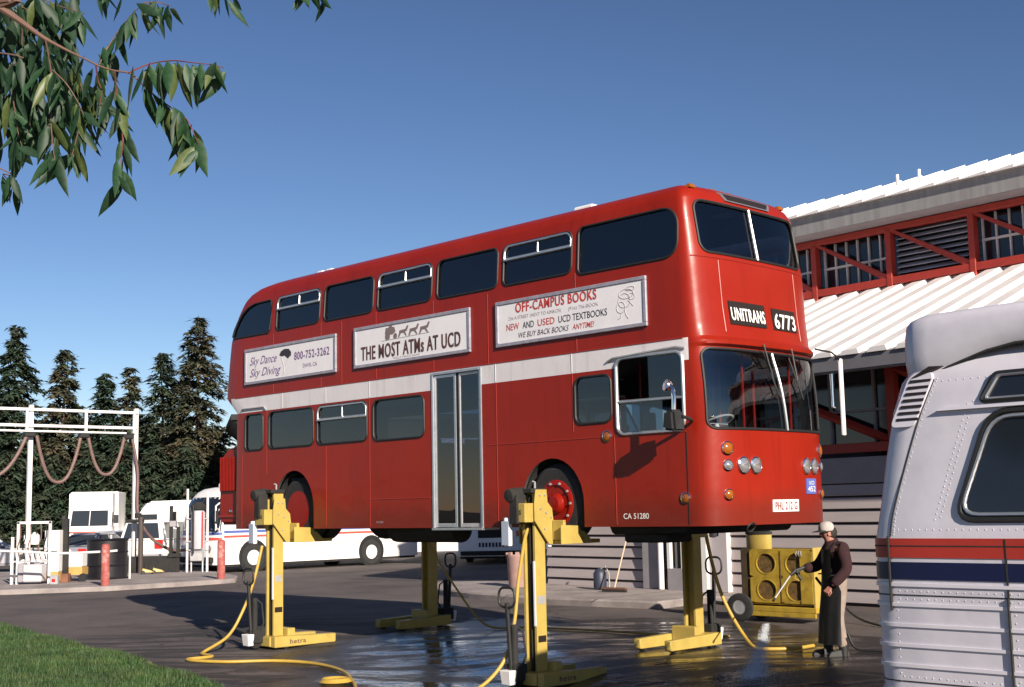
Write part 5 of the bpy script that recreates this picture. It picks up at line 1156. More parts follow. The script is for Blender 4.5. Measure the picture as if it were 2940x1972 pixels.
b = MB(); b.tube(spline([(gl*.94, -.22, 4.5), (gl-.02, -.24, 3.4), (gl+.02, -.24, 2.0), (gl+.5, -.2, 1.2), (gl+1.3, -.1, .75), (gl+2.2, 0, .72)]), .05, 8); b.build('hose', M_HOSE, ga_t)
# white tube rack with pump and bottles, far left
rk = thing('hose_rack', 'white tube rack with grey pump box and hanging hoses, at far left', 'rack', (X(97, 37.7), 37.7, .13))
for (x0, top) in ((-.58, 1.35), (-.42, 1.78), (.50, 1.78)):
    b = MB(); b.box(x0-.035, x0+.035, -.03, .03, 0, top); b.build('post', M_PIPEW, rk)
b = MB(); b.box(-.45, .53, -.03, .03, 1.72, 1.79); b.build('top_rail', M_PIPEW, rk)
for z in (.62, .98): b = MB(); b.box(-.58, .5, .02, .06, z, z+.05); b.build('shelf_rail', M_STEEL, rk)
b = MB(); b.box(-.20, .34, -.2, .25, .06, .56); b.build('pump_box', mat('light grey box paint', (0.5, 0.47, 0.50), .6, var=.1), rk, bevel=.03)
b = MB(); b.box(-.36, -.20, -.16, .2, .06, .60); b.build('box_side', M_SPAN, rk, bevel=.02)
for (x, z, h, r) in ((.06, 1.12, .36, .13), (-.2, 1.15, .3, .06), (.02, .62, .28, .05), (.2, .62, .32, .06), (.33, .7, .25, .05)):
    b = MB(); b.lathe([(.001, 0), (r, .01), (r, h*.75), (r*.5, h*.9), (r*.3, h), (.001, h)], (x, 0, z), (0, 0, 1), 14); b.build('bottle', M_WHITE, rk)
for k in range(6):
    x = -.36+k*.15; b = MB(); b.tube(spline([(x, -.04, 1.70), (x+.03, -.08, 1.35), (x-.05, -.06, 1.05), (x+.02, -.05, .7)]), .018, 6); b.build('hose', M_BLACK if k % 2 else M_HOSE, rk)
cbx = thing('white_cabinet', 'white metal cabinet with an ochre foot beside the tube rack', 'cabinet', (X(162, 38.2), 38.2, .13))
b = MB(); b.box(-.26, .17, -.2, .2, .32, 1.52); b.build('casing', M_WHITE, cbx, bevel=.015); b = MB(); b.box(-.24, .16, -.19, .19, .05, .32); b.build('foot', mat('ochre steel', (0.50, 0.30, 0.09), .6, var=.2), cbx)
b = MB(); b.box(-.22, .13, -.206, -.2, .9, .93); b.build('door_line', M_DARK, cbx)
ppost = thing('dark_post', 'dark steel post between the white cabinet and the silver sedan', 'post', (X(190, 38.4), 38.4, .13)); b = MB(); b.box(-.09, .09, -.08, .08, 0, 1.85); b.build('shaft', M_DARK, ppost, bevel=.01); b = MB(); b.box(-.14, .14, -.14, .14, 0, .25); b.build('foot', mat('rusty steel', (0.18, 0.08, 0.05), .8, var=.4), ppost)
bx = thing('pump_cart', 'low white and ochre pump cart in front of the silver sedan', 'cart', (X(225, 38.8), 38.8, .13)); b = MB(); b.box(-.25, .22, -.25, .25, .42, .82); b.build('hood', M_WHITE, bx, bevel=.03); b = MB(); b.box(-.27, .24, -.27, .27, .2, .42); b.build('tray', MATS['ochre steel'], bx)
for x in (-.2, .26): b = MB(); b.lathe([(.001, -.04), (.12, -.04), (.12, .04), (.001, .04)], (x, -.27, .12), (0, 1, 0), 14); b.build('wheel', M_BLACK, bx)
sb = thing('small_meter', 'small grey box with a red face standing on the island kerb', 'box', (X(163, 37.2), 37.2, .13)); b = MB(); b.box(-.13, .1, -.1, .1, 0, .26); b.build('casing', M_STEEL, sb, bevel=.02); b = MB(); b.box(-.06, .04, -.104, -.1, .07, .16); b.build('face', M_REDLENS, sb)
bk = thing('black_tank', 'large black drum-shaped tank behind the faded red bollard', 'tank', (X(310, 40.0), 40.0, .13))
b = MB(); b.lathe([(.001, 0), (.62, 0), (.63, .03), (.60, .06), (.60, .38), (.63, .41), (.60, .44), (.60, .78), (.63, .81), (.60, .84), (.60, 1.15), (.64, 1.18), (.60, 1.22), (.001, 1.2)], (0, 0, 0), (0, 0, 1), 36); b.build('shell', mat('black painted drum', (0.012, 0.011, 0.014), .35, var=.3), bk)
b = MB(); b.cyl((.1, .0, 1.2), (.1, 0, 1.33), .05); b.build('cap', M_STEEL, bk); b = MB(); b.cyl((.75, -.2, 0), (.75, -.2, .8), .03); b.build('drain_pipe', M_PIPEW, bk)
vp = thing('valve_post', 'dark valve post with a cross pipe beside the gantry post', 'pipe', (X(404, 43.3), 43.3, .13)); b = MB(); b.cyl((0, 0, 0), (0, 0, 1.85), .085); b.build('shaft', mat('dark brown pipe', (0.06, 0.045, 0.04), .6, var=.2), vp); b = MB(); b.cyl((-.5, 0, 1.72), (.1, 0, 1.72), .06); b.cyl((-.1, 0, 1.8), (-.1, 0, 1.98), .12, n=10); b.build('cross_pipe', M_DARK, vp)
for (px, Y) in ((425, 42.6), (455, 42.9)):
    o = thing('yellow_jack', 'small yellow trolley jack on the island, %s' % ('nearer the gantry post' if px < 440 else 'farther from the gantry post'), 'jack', (X(px, Y), Y, .13), R_(20), 'trolley jacks on the island'); b = MB(); b.hexa([(-.2, -.14, .05), (.2, -.14, .05), (.2, .14, .05), (-.2, .14, .05)], [(-.17, -.1, .2), (.1, -.1, .12), (.1, .1, .12), (-.17, .1, .2)]); b.build('body', M_YEL, o, bevel=.02)
    b = MB(); b.cyl((-.05, 0, .18), (-.05, 0, .28), .05); b.build('saddle', M_DARK, o); b = MB(); b.cyl((-.15, -.16, .06), (-.15, .16, .06), .06); b.build('axle_wheel', M_BLACK, o)
tr = thing('tank_rack', 'tall white pipe rack with grey tank in front of the white shuttle bus', 'rack', (X(565, 43.4), 43.4, .13))
for x, h in ((-.34, 2.75), (.33, 2.65)):
    b = MB(); b.cyl((x, 0, 0), (x, 0, h), .04, n=10); b.build('post', M_PIPEW, tr)
b = MB(); b.lathe([(.001, .75), (.22, .76), (.23, .8), (.23, 1.95), (.18, 2.02), (.001, 2.03)], (0.02, 0, 0), (0, 0, 1), 20); b.build('tank', mat('grey tank paint', (0.44, 0.42, 0.46), .5, var=.1), tr)
b = MB(); b.lathe([(.001, 2.04), (.24, 2.06), (.25, 2.16), (.14, 2.3), (.001, 2.31)], (0.02, 0, 0), (0, 0, 1), 20); b.build('reel', M_DARK, tr)
b = MB(); b.cyl((-.09, -.23, .6), (-.09, -.23, 2.2), .035, n=8); b.build('riser', M_BLACK, tr); b = MB(); b.cyl((.22, -.23, .8), (.22, -.23, 2.0), .018, n=8); b.build('riser', M_REDLENS, tr)
for z in (.72, 1.0, 1.75): b = MB(); b.cyl((-.36, -.05, z), (.36, -.05, z), .025, n=8); b.build('crossbar', M_STEEL, tr)
b = MB(); b.box(-.22, .20, -.12, .12, .36, .66); b.build('valve_box', M_STEEL, tr, bevel=.02)
for x in (-.2, .18): b = MB(); b.cyl((x, 0, 0), (x, 0, .4), .03, n=8); b.build('leg', M_STEEL, tr)
fp = thing('pump_stand', 'dark pump frame of two posts left of the tall tank rack', 'rack', (X(500, 43.6), 43.6, .13))
for x, h in ((-.12, 2.2), (.12, 1.5)): b = MB(); b.box(x-.05, x+.05, -.05, .05, .0, h); b.build('post', M_DARK, fp)
b = MB(); b.box(-.2, .2, -.1, .1, .5, .62); b.build('shelf', M_DARK, fp); b = MB(); b.box(-.16, .06, -.1, .1, 1.5, 1.7); b.build('meter', M_SPAN, fp, bevel=.02)
b = MB(); b.box(-1.6, .15, -.03, .02, .02, .55); b.build('skid_plate', M_DARK, fp)

# pink concrete bin, broom and canister on the raised pavement
pb = thing('concrete_bin', 'pinkish concrete bin at the corner of the raised pavement', 'bin', (X(1473, 31.3), 31.3, .1))
b = MB(); b.lathe([(.001, 0), (.20, 0), (.22, .03), (.255, .72), (.275, .76), (.275, .80), (.22, .80), (.2, .5), (.001, .45)], (0, 0, 0), (0, 0, 1), 28); b.build('shell', mat('pinkish concrete', (0.34, 0.21, 0.19), .85, var=.14, vs=6, bump=.2), pb)
for k in range(8): a = 2*math.pi*k/8; b = MB(); b.box(-.05, .05, -.03, .03, .80, .86); o = b.build('rim_block', MATS['pinkish concrete'], pb); o.location = (.245*math.cos(a), .245*math.sin(a), 0); o.rotation_euler = (0, 0, a+math.pi/2)
br = thing('push_broom', 'push broom leaning on the beige siding under the red bus', 'broom', (X(1745, 28.6), 28.6, .15), R_(-38))
b = MB(); b.box(-.32, .32, -.04, .04, .05, .10); b.build('head', mat('brown broom wood', (0.13, 0.06, 0.04), .7), br, bevel=.01); b = MB(); b.box(-.31, .31, -.035, .035, .0, .05); b.build('bristles', M_DARK, br)
b = MB(); b.cyl((0, 0, .08), (.1, .55, 1.45), .016, n=8); b.build('handle', mat('pale broom handle', (0.55, 0.42, 0.30), .6), br)
cn = thing('canister', 'dark blue canister standing against the beige siding', 'canister', (X(1705, 29.6), 29.6, .15)); b = MB(); b.lathe([(.001, 0), (.14, .02), (.15, .06), (.15, .36), (.10, .44), (.04, .47), (.001, .48)], (0, 0, 0), (0, 0, 1), 18); b.build('shell', mat('dark blue plastic', (0.03, 0.035, 0.06), .5), cn); b = MB(); b.tube([(.02, -.03, .46), (.12, -.1, .52), (.2, -.1, .35), (.2, -.12, .05)], .018, 6); b.build('hose', M_CREAM, cn)

# ================================================================== conifers beyond the yard
M_BARK = mat('brown bark', (0.10, 0.06, 0.04), .9, var=.3, vs=8, bump=.5, bs=20)
def conifer(x, y, H, Rb, seed, lab, dens=1.0, brown=.35, top_gap=.3):
    r = np.random.default_rng(seed); t = thing('conifer_tree', lab, 'tree', (x, y, 0), r.uniform(0, 6), 'conifers behind the yard')
    b = MB(); ln = r.uniform(-.15, .15); pts = [(ln*(k/8)**2*2, .1*math.sin(k), H*k/8*.98) for k in range(9)]; b.tube(pts, [max(.015, Rb*.085*(1-k/8.2)) for k in range(9)], 8); b.build('trunk', M_BARK, t)
    V = []; lob = r.uniform(.7, 1.25, 9)
    z = .3
    while z < H*.985:
        f = z/H; R0 = Rb*((1-f)**.72)*(.55+.45*min(1, f*5))+.12
        nb_ = int(r.integers(6, 9))
        for k in range(nb_):
            a = r.uniform(0, 2*math.pi); Lb_ = R0*r.uniform(.55, 1.12)*lob[int(a/6.2832*8.99)]
            if f > .45 and r.random() < top_gap*.35: continue
            m_ = max(7, int(Lb_*24*dens)); s = r.uniform(.12, 1, m_)**.75
            px_ = np.cos(a)*Lb_*s; py_ = np.sin(a)*Lb_*s; pz = z+Lb_*(.16*s-.42*s*s)+r.normal(0, .07, m_)
            px_ += r.normal(0, .10, m_); py_ += r.normal(0, .10, m_)
            for q in range(2):
                da = a+r.normal(0, .9, m_); ll = r.uniform(.18, .46, m_); dr = r.uniform(-.8, .15, m_); wv = r.uniform(.04, .11, m_)
                dx, dy, dz = np.cos(da)*ll, np.sin(da)*ll, dr*ll
                ox, oy, oz = -np.sin(da)*wv, np.cos(da)*wv, r.uniform(-.6, .6, m_)*wv
                tri = np.stack([np.stack([px_-ox, py_-oy, pz-oz], 1), np.stack([px_+ox, py_+oy, pz+oz], 1), np.stack([px_+dx, py_+dy, pz+dz], 1)], 1); V.append(tri.reshape(-1, 3))
        z += r.uniform(.16, .30)
    V = np.concatenate(V); n_ = len(V)//3
    me = bpy.data.meshes.new('crown'); me.vertices.add(len(V)); me.vertices.foreach_set('co', V.ravel()); me.loops.add(len(V)); me.loops.foreach_set('vertex_index', np.arange(len(V))); me.polygons.add(n_); me.polygons.foreach_set('loop_start', np.arange(0, len(V), 3)); me.update(calc_edges=True)
    link('crown', me, [M_CON, M_CON2][int(brown > .5)], t); return n_
M_CON = mat('dark conifer needles', (0.026, 0.050, 0.027), .75, var=.5, vs=.9, col2=(0.060, 0.062, 0.034), c2s=.7, c2lo=.45, c2hi=.68)
M_CON2 = mat('browning conifer needles', (0.045, 0.056, 0.030), .75, var=.45, vs=.9, col2=(0.105, 0.078, 0.045), c2s=.6, c2lo=.42, c2hi=.66)
TR = [(35, 72, 12.9, 3.4, 0, 'tall dense conifer at the far left edge'), (175, 73, 11.6, 3.3, 1, 'conifer with a ragged double top, second from the left edge'), (293, 73, 10.2, 2.7, 0, 'short pointed conifer above the middle of the gantry'),
      (367, 74, 10.7, 1.9, 1, 'thin spindly conifer just left of the gantry end post top'), (463, 72, 11.3, 2.9, 0, 'broad conifer right of the gantry end post'), (562, 71, 13.3, 3.4, 1, 'tallest conifer, directly left of the red bus'),
      (-70, 74, 12.0, 3.4, 0, 'conifer partly outside the left edge of the picture'), (110, 76, 9.0, 3.2, 0, 'low bushy conifer between the two tall left ones'), (235, 77, 8.6, 2.6, 0, 'low conifer left of the short pointed one'),
      (415, 76, 9.0, 2.8, 0, 'low conifer behind the gantry end post'), (515, 75, 8.8, 3.0, 0, 'low dark conifer beside the tallest one'), (615, 76, 8.2, 3.0, 0, 'low conifer touching the red bus tail'), (20, 68, 6.4, 3.2, 0, 'low dark conifer at the left edge below the gantry beams'), (150, 69, 6.0, 3.2, 0, 'low dark conifer behind the left hose loop'), (255, 69, 6.4, 3.0, 0, 'low dark conifer left of the box truck roof corner'), (345, 69, 6.8, 3.0, 0, 'low dark conifer right of the box truck'), (440, 69, 6.6, 3.0, 0, 'low dark conifer above the white van'), (530, 68.5, 6.4, 3.0, 0, 'low dark conifer above the shuttle bus nose'), (610, 70, 5.6, 3.0, 0, 'low dark conifer behind the shuttle bus roof')]
for i, (px, Y, H, Rb, br_, lab) in enumerate(TR): conifer(X(px, Y), Y, H*(1 if H > 9.5 else .88), Rb*(.80 if H > 9.5 else .92), 40+i, lab, 1.0 if H > 9 else 1.15, .6 if br_ else .2, .45 if br_ else .2)

# ================================================================== worker with a pressure-wash lance
def skin(name, verts, edges, rad, root, m_, parent, sub=2):
    me = bpy.data.meshes.new('s'); me.from_pydata(verts, edges, []); o = bpy.data.objects.new('s', me); COL.objects.link(o)
    md = o.modifiers.new('k', 'SKIN'); md.use_smooth_shade = True
    for i, r in enumerate(rad): me.skin_vertices[0].data[i].radius = r if isinstance(r, tuple) else (r, r); me.skin_vertices[0].data[i].use_root = (i == root)
    sd = o.modifiers.new('u', 'SUBSURF'); sd.levels = sub; sd.render_levels = sub
    m2 = evalmesh(o, name); bpy.data.objects.remove(o); m2.materials.clear()
    m2.polygons.foreach_set('use_smooth', [True]*len(m2.polygons)); return link(name, m2, m_, parent)
M_SKIN = mat('skin', (0.34, 0.15, 0.11), .55, var=.08); M_SWEAT = mat('dark maroon sweater', (0.028, 0.008, 0.010), .9, var=.35, vs=12, bump=.4, bs=60)
M_PANT = mat('khaki trousers', (0.25, 0.195, 0.165), .85, var=.18, vs=7, bump=.4, bs=18); M_APR = mat('black rubber apron', (0.006, 0.006, 0.0065), .5, var=.3, vs=5, bump=.3, bs=7, spec=.25)
mp_ = Vector((4.17, 17.33, 0)); pe = thing('person', 'worker in cap, maroon sweater and long black apron, spraying the wet ground with a lance', 'person', (mp_.x, mp_.y, gz(mp_.x, mp_.y)), math.pi+R_(6))
J = {'pel': (-.06, 0, .94), 'spi': (-.10, 0, 1.13), 'che': (-.08, 0, 1.33), 'nec': (-.0, 0, 1.475), 'hed': (.045, 0, 1.575), 'top': (.05, 0, 1.665),
     'sl': (-.09, .19, 1.405), 'el': (-.12, .275, 1.12), 'wl': (.10, .27, .92), 'sr': (-.06, -.19, 1.41), 'er': (.08, -.27, 1.15), 'wr': (.31, -.23, 1.12), 
     'hl': (-.07, .10, .90), 'kl': (.0, .12, .49), 'al': (-.07, .12, .09), 'hr': (-.05, -.10, .90), 'kr': (.05, -.12, .49), 'ar': (.05, -.13, .09)}
names = list(J); V_ = [J[k] for k in names]; ix = {k: i for i, k in enumerate(names)}
E_ = [('pel', 'spi'), ('spi', 'che'), ('che', 'nec'), ('nec', 'hed'), ('hed', 'top'), ('che', 'sl'), ('sl', 'el'), ('el', 'wl'), ('che', 'sr'), ('sr', 'er'), ('er', 'wr'), ('pel', 'hl'), ('hl', 'kl'), ('kl', 'al'), ('pel', 'hr'), ('hr', 'kr'), ('kr', 'ar')]
RD = {'pel': (.12, .14), 'spi': .115, 'che': (.13, .15), 'nec': .058, 'hed': (.088, .078), 'top': .066, 'sl': .06, 'el': .043, 'wl': .03, 'sr': .06, 'er': .043, 'wr': .03, 'hl': .08, 'kl': .056, 'al': .04, 'hr': .08, 'kr': .056, 'ar': .04}
bd = skin('body', V_, [(ix[a], ix[c3]) for a, c3 in E_], [RD[k] for k in names], 0, M_SKIN, pe)
def sub_skin(name, keys, edges, grow, m_, root):
    ks = list(keys); ii = {k: i for i, k in enumerate(ks)}
    rr_ = [(RD[k] if isinstance(RD[k], tuple) else (RD[k], RD[k])) for k in ks]; grow_ = [grow if not (name == 'trousers' and k in ('pel', 'spi')) else -.012 for k in ks]
    return skin(name, [J[k] for k in ks], [(ii[a], ii[c3]) for a, c3 in edges], [(a+g_, c3+g_) for (a, c3), g_ in zip(rr_, grow_)], ii[root], m_, pe)
sub_skin('sweater', ['pel', 'spi', 'che', 'sl', 'el', 'wl', 'sr', 'er', 'wr'], [('pel', 'spi'), ('spi', 'che'), ('che', 'sl'), ('sl', 'el'), ('el', 'wl'), ('che', 'sr'), ('sr', 'er'), ('er', 'wr')], .040, M_SWEAT, 'pel')
sub_skin('trousers', ['pel', 'spi', 'hl', 'kl', 'al', 'hr', 'kr', 'ar'], [('pel', 'spi'), ('pel', 'hl'), ('hl', 'kl'), ('kl', 'al'), ('pel', 'hr'), ('hr', 'kr'), ('kr', 'ar')], .034, M_PANT, 'pel')
b = MB(); b.lathe([(.001, -.13), (.155, -.11), (.135, -.05), (.10, -.01), (.088, .03), (.075, .035)], (-.02, 0, 1.47), (.25, 0, 1), 18); b.build('collar', M_SWEAT, pe)
# nose, ears, hair, cap
b = MB(); b.hexa([(.125, -.016, 1.565), (.125, .016, 1.565), (.11, .016, 1.56), (.11, -.016, 1.56)], [(.148, -.01, 1.575), (.148, .01, 1.575), (.118, .008, 1.615), (.118, -.008, 1.615)]); b.build('nose', M_SKIN, bd, bevel=.006)
for s_ in (-1, 1):
    b = MB(); b.lathe([(.001, -.008), (.026, -.006), (.028, .006), (.001, .008)], (.03, s_*.084, 1.585), (0, 1, 0), 10); b.build('ear', M_SKIN, bd)
    b = MB(); b.lathe([(.001, 0), (.009, .002), (.001, .006)], (.122, s_*.03, 1.60), (1, 0, 0), 8); b.build('eye', M_DARK, bd)
b = MB(); b.box(.118, .126, -.022, .022, 1.535, 1.541); b.build('mouth', mat('lips', (0.35, 0.12, 0.10), .6), bd)
b = MB(); b.lathe([(.001, .06), (.06, .05), (.093, .0), (.094, -.05), (.085, -.08), (.07, -.082)], (-.012, 0, 1.63), (-.25, 0, 1), 20); b.build('hair', mat('dark hair', (0.02, 0.014, 0.012), .8), pe)
b = MB(); b.lathe([(.104, -.01), (.106, .02), (.098, .065), (.07, .10), (.03, .112), (.001, .114)], (.04, 0, 1.635), (.08, 0, 1), 22); cp = b.build('cap', mat('grey-white cap cloth', (0.40, 0.36, 0.34), .9, var=.15, vs=15), pe)
b = MB(); pts = []
for k in range(11):
    a = math.pi*(k/10-.5); pts.append((.05+.10*math.cos(a), .10*math.sin(a), 1.632)); 
pts2 = [(.05+.19*math.cos(math.pi*(k/10-.5)), .095*math.sin(math.pi*(k/10-.5)), 1.612) for k in range(11)]
b.add(pts+pts2+[(x, y, z-.006) for x, y, z in pts+pts2], [(k, k+1, k+12, k+11) for k in range(10)]+[(22+k, 33+k, 34+k, 23+k) for k in range(10)]+[(11+k, 12+k, 34+k, 33+k) for k in range(10)]); b.build('brim', M_DARK, cp)
# apron wrapping the front
b = MB(); vs = []; rows_ = 18; cols = 20
for j in range(rows_+1):
    f = j/rows_; z = 1.38-1.22*f; hw_ = (.75 if f < .25 else .75+.62*smooth((f-.25)/.2))
    for i in range(cols+1):
        g_ = i/cols*2-1; a = g_*hw_+.05; fold = .010*math.sin(9*a+f*3)*f; rx, ry = .195+.05*f+fold, .205+.05*f+fold
        cx_ = -.085+.02*f+.03*smooth((f-.3)/.5); vs.append((cx_+rx*math.cos(a), ry*math.sin(a), z))
c_ = cols+1; b.add(vs, [(j*c_+i, j*c_+i+1, (j+1)*c_+i+1, (j+1)*c_+i) for j in range(rows_) for i in range(cols)]); b.build('apron', M_APR, pe, sm=70)
b = MB(); b.tube([(.06, .13, 1.37), (-.02, .10, 1.47), (-.08, 0, 1.49), (-.02, -.10, 1.47), (.06, -.13, 1.37)], .012, 6); b.tube([(.1, .24, 1.05), (-.15, .2, 1.06), (-.25, 0, 1.06), (-.15, -.2, 1.06), (.1, -.24, 1.05)], .010, 6); b.build('apron_strap', M_APR, pe)
for (x, y) in ((-.07, .12), (.05, -.13)):
    b = MB(); b.lathe([(.001, 0), (.062, 0), (.062, .16), (.07, .24), (.06, .25)], (x, y, 0), (0, 0, 1), 14); b.hexa([(x-.06, y-.045, .0), (x+.22, y-.05, .0), (x+.22, y+.05, 0), (x-.06, y+.045, 0)], [(x-.05, y-.04, .10), (x+.18, y-.04, .06), (x+.18, y+.04, .06), (x-.05, y+.04, .10)]); b.build('boot', M_BLACK, pe, bevel=.02, seg=2)
def hand(c_, d_, up_, curl, m_):
    c_ = Vector(c_); d_ = Vector(d_).normalized(); up_ = Vector(up_).normalized(); sd_ = d_.cross(up_).normalized(); up_ = sd_.cross(d_); b = MB()
    p = [c_+d_*x+sd_*y+up_*z for x, y, z in ((-.03, -.028, -.014), (.055, -.042, -.015), (.055, .042, -.015), (-.03, .028, -.014), (-.03, -.028, .016), (.055, -.042, .014), (.055, .042, .014), (-.03, .028, .016))]
    b.hexa(p[:4], p[4:])
    for k, (y, l) in enumerate(((-.032, .062), (-.011, .076), (.011, .072), (.032, .056))):
        q = [c_+d_*.045+sd_*y]; an = 0
        for s_ in range(3):
            an += curl; q.append(q[-1]+(d_*math.cos(an)-up_*math.sin(an))*l*(.42, .33, .25)[s_])
        b.tube(q, [.0105, .010, .009, .007], 6)
    q = [c_+sd_*-.03, c_+sd_*-.055+d_*.02-up_*.012, c_+sd_*-.045+d_*.05-up_*.03]; b.tube(q, [.013, .011, .008], 6)
    return b.build('hand', m_, bd, sm=60)
hand((.145, .268, .875), (.62, 0, -.75), (.6, .5, .5), .75, M_SKIN)
hand((.365, -.215, 1.108), (1, .1, -.25), (.2, -.1, 1), .95, M_BLACK)
ln_ = thing('spray_lance', 'black-gripped pressure lance held by the worker', 'spray lance', (mp_.x, mp_.y, gz(mp_.x, mp_.y)), math.pi+R_(6))
b = MB(); b.tube([(.30, -.21, 1.14), (.42, -.205, 1.10), (.50, -.20, 1.04)], [.022, .03, .02], 8); b.tube([(.40, -.20, 1.10), (.39, -.195, 1.04), (.35, -.19, .98)], .018, 6); b.build('grip', M_BLACK, ln_)
b = MB(); b.tube([(.42, -.205, 1.06), (.44, -.2, 1.0), (.38, -.195, .97)], .007, 5); b.build('trigger_guard', M_YCAB, ln_)
NZ = Vector((.78, -.02, .76)); b = MB(); b.tube([(.50, -.20, 1.04), NZ], .011, 8); b.build('tube', M_STEEL, ln_); b = MB(); b.tube([NZ, NZ+(NZ-Vector((.5, -.2, 1.04))).normalized()*.05], .017, 8); b.build('nozzle', M_DARK, ln_)
cable([(4.00, 17.5, 1.0), (4.25, 17.75, .7), (4.45, 17.8, .25), (4.6, 17.7, .02), (5.2, 17.4, .02), (6.0, 17.6, .02), (6.8, 18.3, .02), (6.0, 20.3, .02), (5.6, 21.6, .1), (5.3, 22.0, .5)], .018, 'black pressure hose trailing on the ground behind the worker', None, M_BLACK, 'hose', 'pressure_hose')
# fan of spray
rr = np.random.default_rng(3); nzw = Vector((mp_.x-.80, mp_.y-.03, .73)); hit = Vector((2.78, 15.75, -.1)); sv = []; sf = []
ax_ = (hit-nzw); sdv = Vector((ax_.y, -ax_.x, 0)).normalized(); upn = ax_.cross(sdv).normalized()
for k in range(9000):
    f = (.10+.90*rr.random())**.5; s_ = rr.normal(0, .085)*f**1.3; t_ = rr.normal(0, .02)*f; p = nzw+ax_*f+sdv*s_+upn*t_+Vector((0, 0, .05*f*(1-f)))
    dv = (ax_.normalized()+sdv*s_*.3); l = rr.uniform(.008, .035); w_ = rr.uniform(.0006, .0014)*(1+1.6*f*f); k0 = len(sv); sv += [p-sdv*w_, p+sdv*w_, p+dv*l]; sf.append((k0, k0+1, k0+2))
for k in range(3000):
    a = rr.uniform(0, 6.28); r0 = abs(rr.normal(0, .26)); p = Vector((hit.x+math.cos(a)*r0*1.1, hit.y+math.sin(a)*r0*1.2, 0)); p.z = gz(p.x, p.y)+abs(rr.normal(0, .05))*max(.1, 1-r0); k0 = len(sv); w_ = rr.uniform(.001, .0028); sv += [p, p+Vector((w_*2, 0, .001)), p+Vector((w_, 0, w_*3))]; sf.append((k0, k0+1, k0+2))
b = MB(); b.add(sv, sf); tag(b.build('water_spray', mat('white water droplets', (0.75, 0.78, 0.82), .3, spec=.6), sm=0, recalc=False), 'fan of white water spray striking the wet ground', 'water spray', kind='stuff')

# ================================================================== overhanging branch, top left
M_LEAFS = [mat('glossy green leaf', (0.019, 0.060, 0.021), .5, var=.3, vs=9), mat('deep green leaf', (0.011, 0.037, 0.015), .52, var=.3, vs=9), mat('yellow-green leaf', (0.085, 0.115, 0.035), .42, var=.25, vs=9)]
for m_ in M_LEAFS:
    n_ = m_.node_tree; pb_ = n_.nodes['Principled BSDF']; tl = n_.nodes.new('ShaderNodeBsdfTranslucent'); tl.inputs[0].default_value = (0.07, 0.12, 0.022, 1); mx = n_.nodes.new('ShaderNodeMixShader'); mx.inputs[0].default_value = .22
    n_.links.new(pb_.outputs[0], mx.inputs[1]); n_.links.new(tl.outputs[0], mx.inputs[2]); n_.links.new(mx.outputs[0], n_.nodes['Material Output'].inputs[0])
tree = thing('overhanging_tree', 'tree with drooping compound leaves, its branch hanging into the top left corner', 'tree', (-5.2, 5.2, gz(-5.2, 5.2)+.05), 0)
TL = Vector(tree.location); M_TWIG = mat('reddish twig bark', (0.13, 0.07, 0.052), .7, var=.2, vs=20); M_TWR = mat('red leaf stalk', (0.15, 0.035, 0.03), .6)
b = MB(); b.tube([Vector(p)-TL for p in ((-5.2, 5.2, -.1), (-5.2, 5.2, .6), (-5.1, 5.15, 1.6), (-4.95, 5.1, 2.6), (-4.9, 5.1, 3.8), (-5.1, 5.2, 5.2))], [.2, .16, .14, .13, .10, .05], 12); b.build('trunk', M_BARK, tree)
DB = 4.2
main = [(-40, 5), (0, 22), (60, 62), (125, 108), (190, 143), (250, 172), (282, 188), (325, 202), (370, 209), (394, 227)]
mpt = [Vector((-4.95, 5.1, 2.7)), Vector((-4.2, 4.8, 3.35)), Vector((-3.1, 4.45, 3.72))]+[at(x, y, DB) for x, y in main]
q = [p-TL for p in spline(mpt, 5)]; b = MB(); b.tube(q, [max(.0032, .042*(1-i/len(q))**2.6) for i in range(len(q))], 8); limb = b.build('branch', M_TWIG, tree)
def leaf_mesh(var, seed):
    r = random.Random(seed); L_, W_ = 1.0, r.uniform(.22, .31); cv = r.uniform(.15, .4); tw = r.uniform(-.4, .4); b = MB(); vs = []
    prof = [(0, .02), (.08, .35), (.22, .85), (.4, 1.0), (.6, .82), (.78, .48), (.91, .18), (1, 0.0)]
    for (s, w_) in prof:
        xx = cv*s*s*.5; an = tw*s
        for sd_ in (-1, 0, 1):
            y = sd_*w_*W_/2; z = abs(sd_)*w_*.06; vs.append((y*math.cos(an)-z*math.sin(an), xx+z*math.cos(an)+y*math.sin(an), -s))
    fs = []
    for i in range(len(prof)-1):
        for k in range(2): fs.append((i*3+k, i*3+k+1, (i+1)*3+k+1, (i+1)*3+k))
    return b.add(vs, fs).mesh('leaf', sm=70)
LM = []
for mi_ in range(3):
    for k in range(4):
        me = leaf_mesh(k, mi_*10+k); me.materials.append(M_LEAFS[mi_]); LM.append(me)
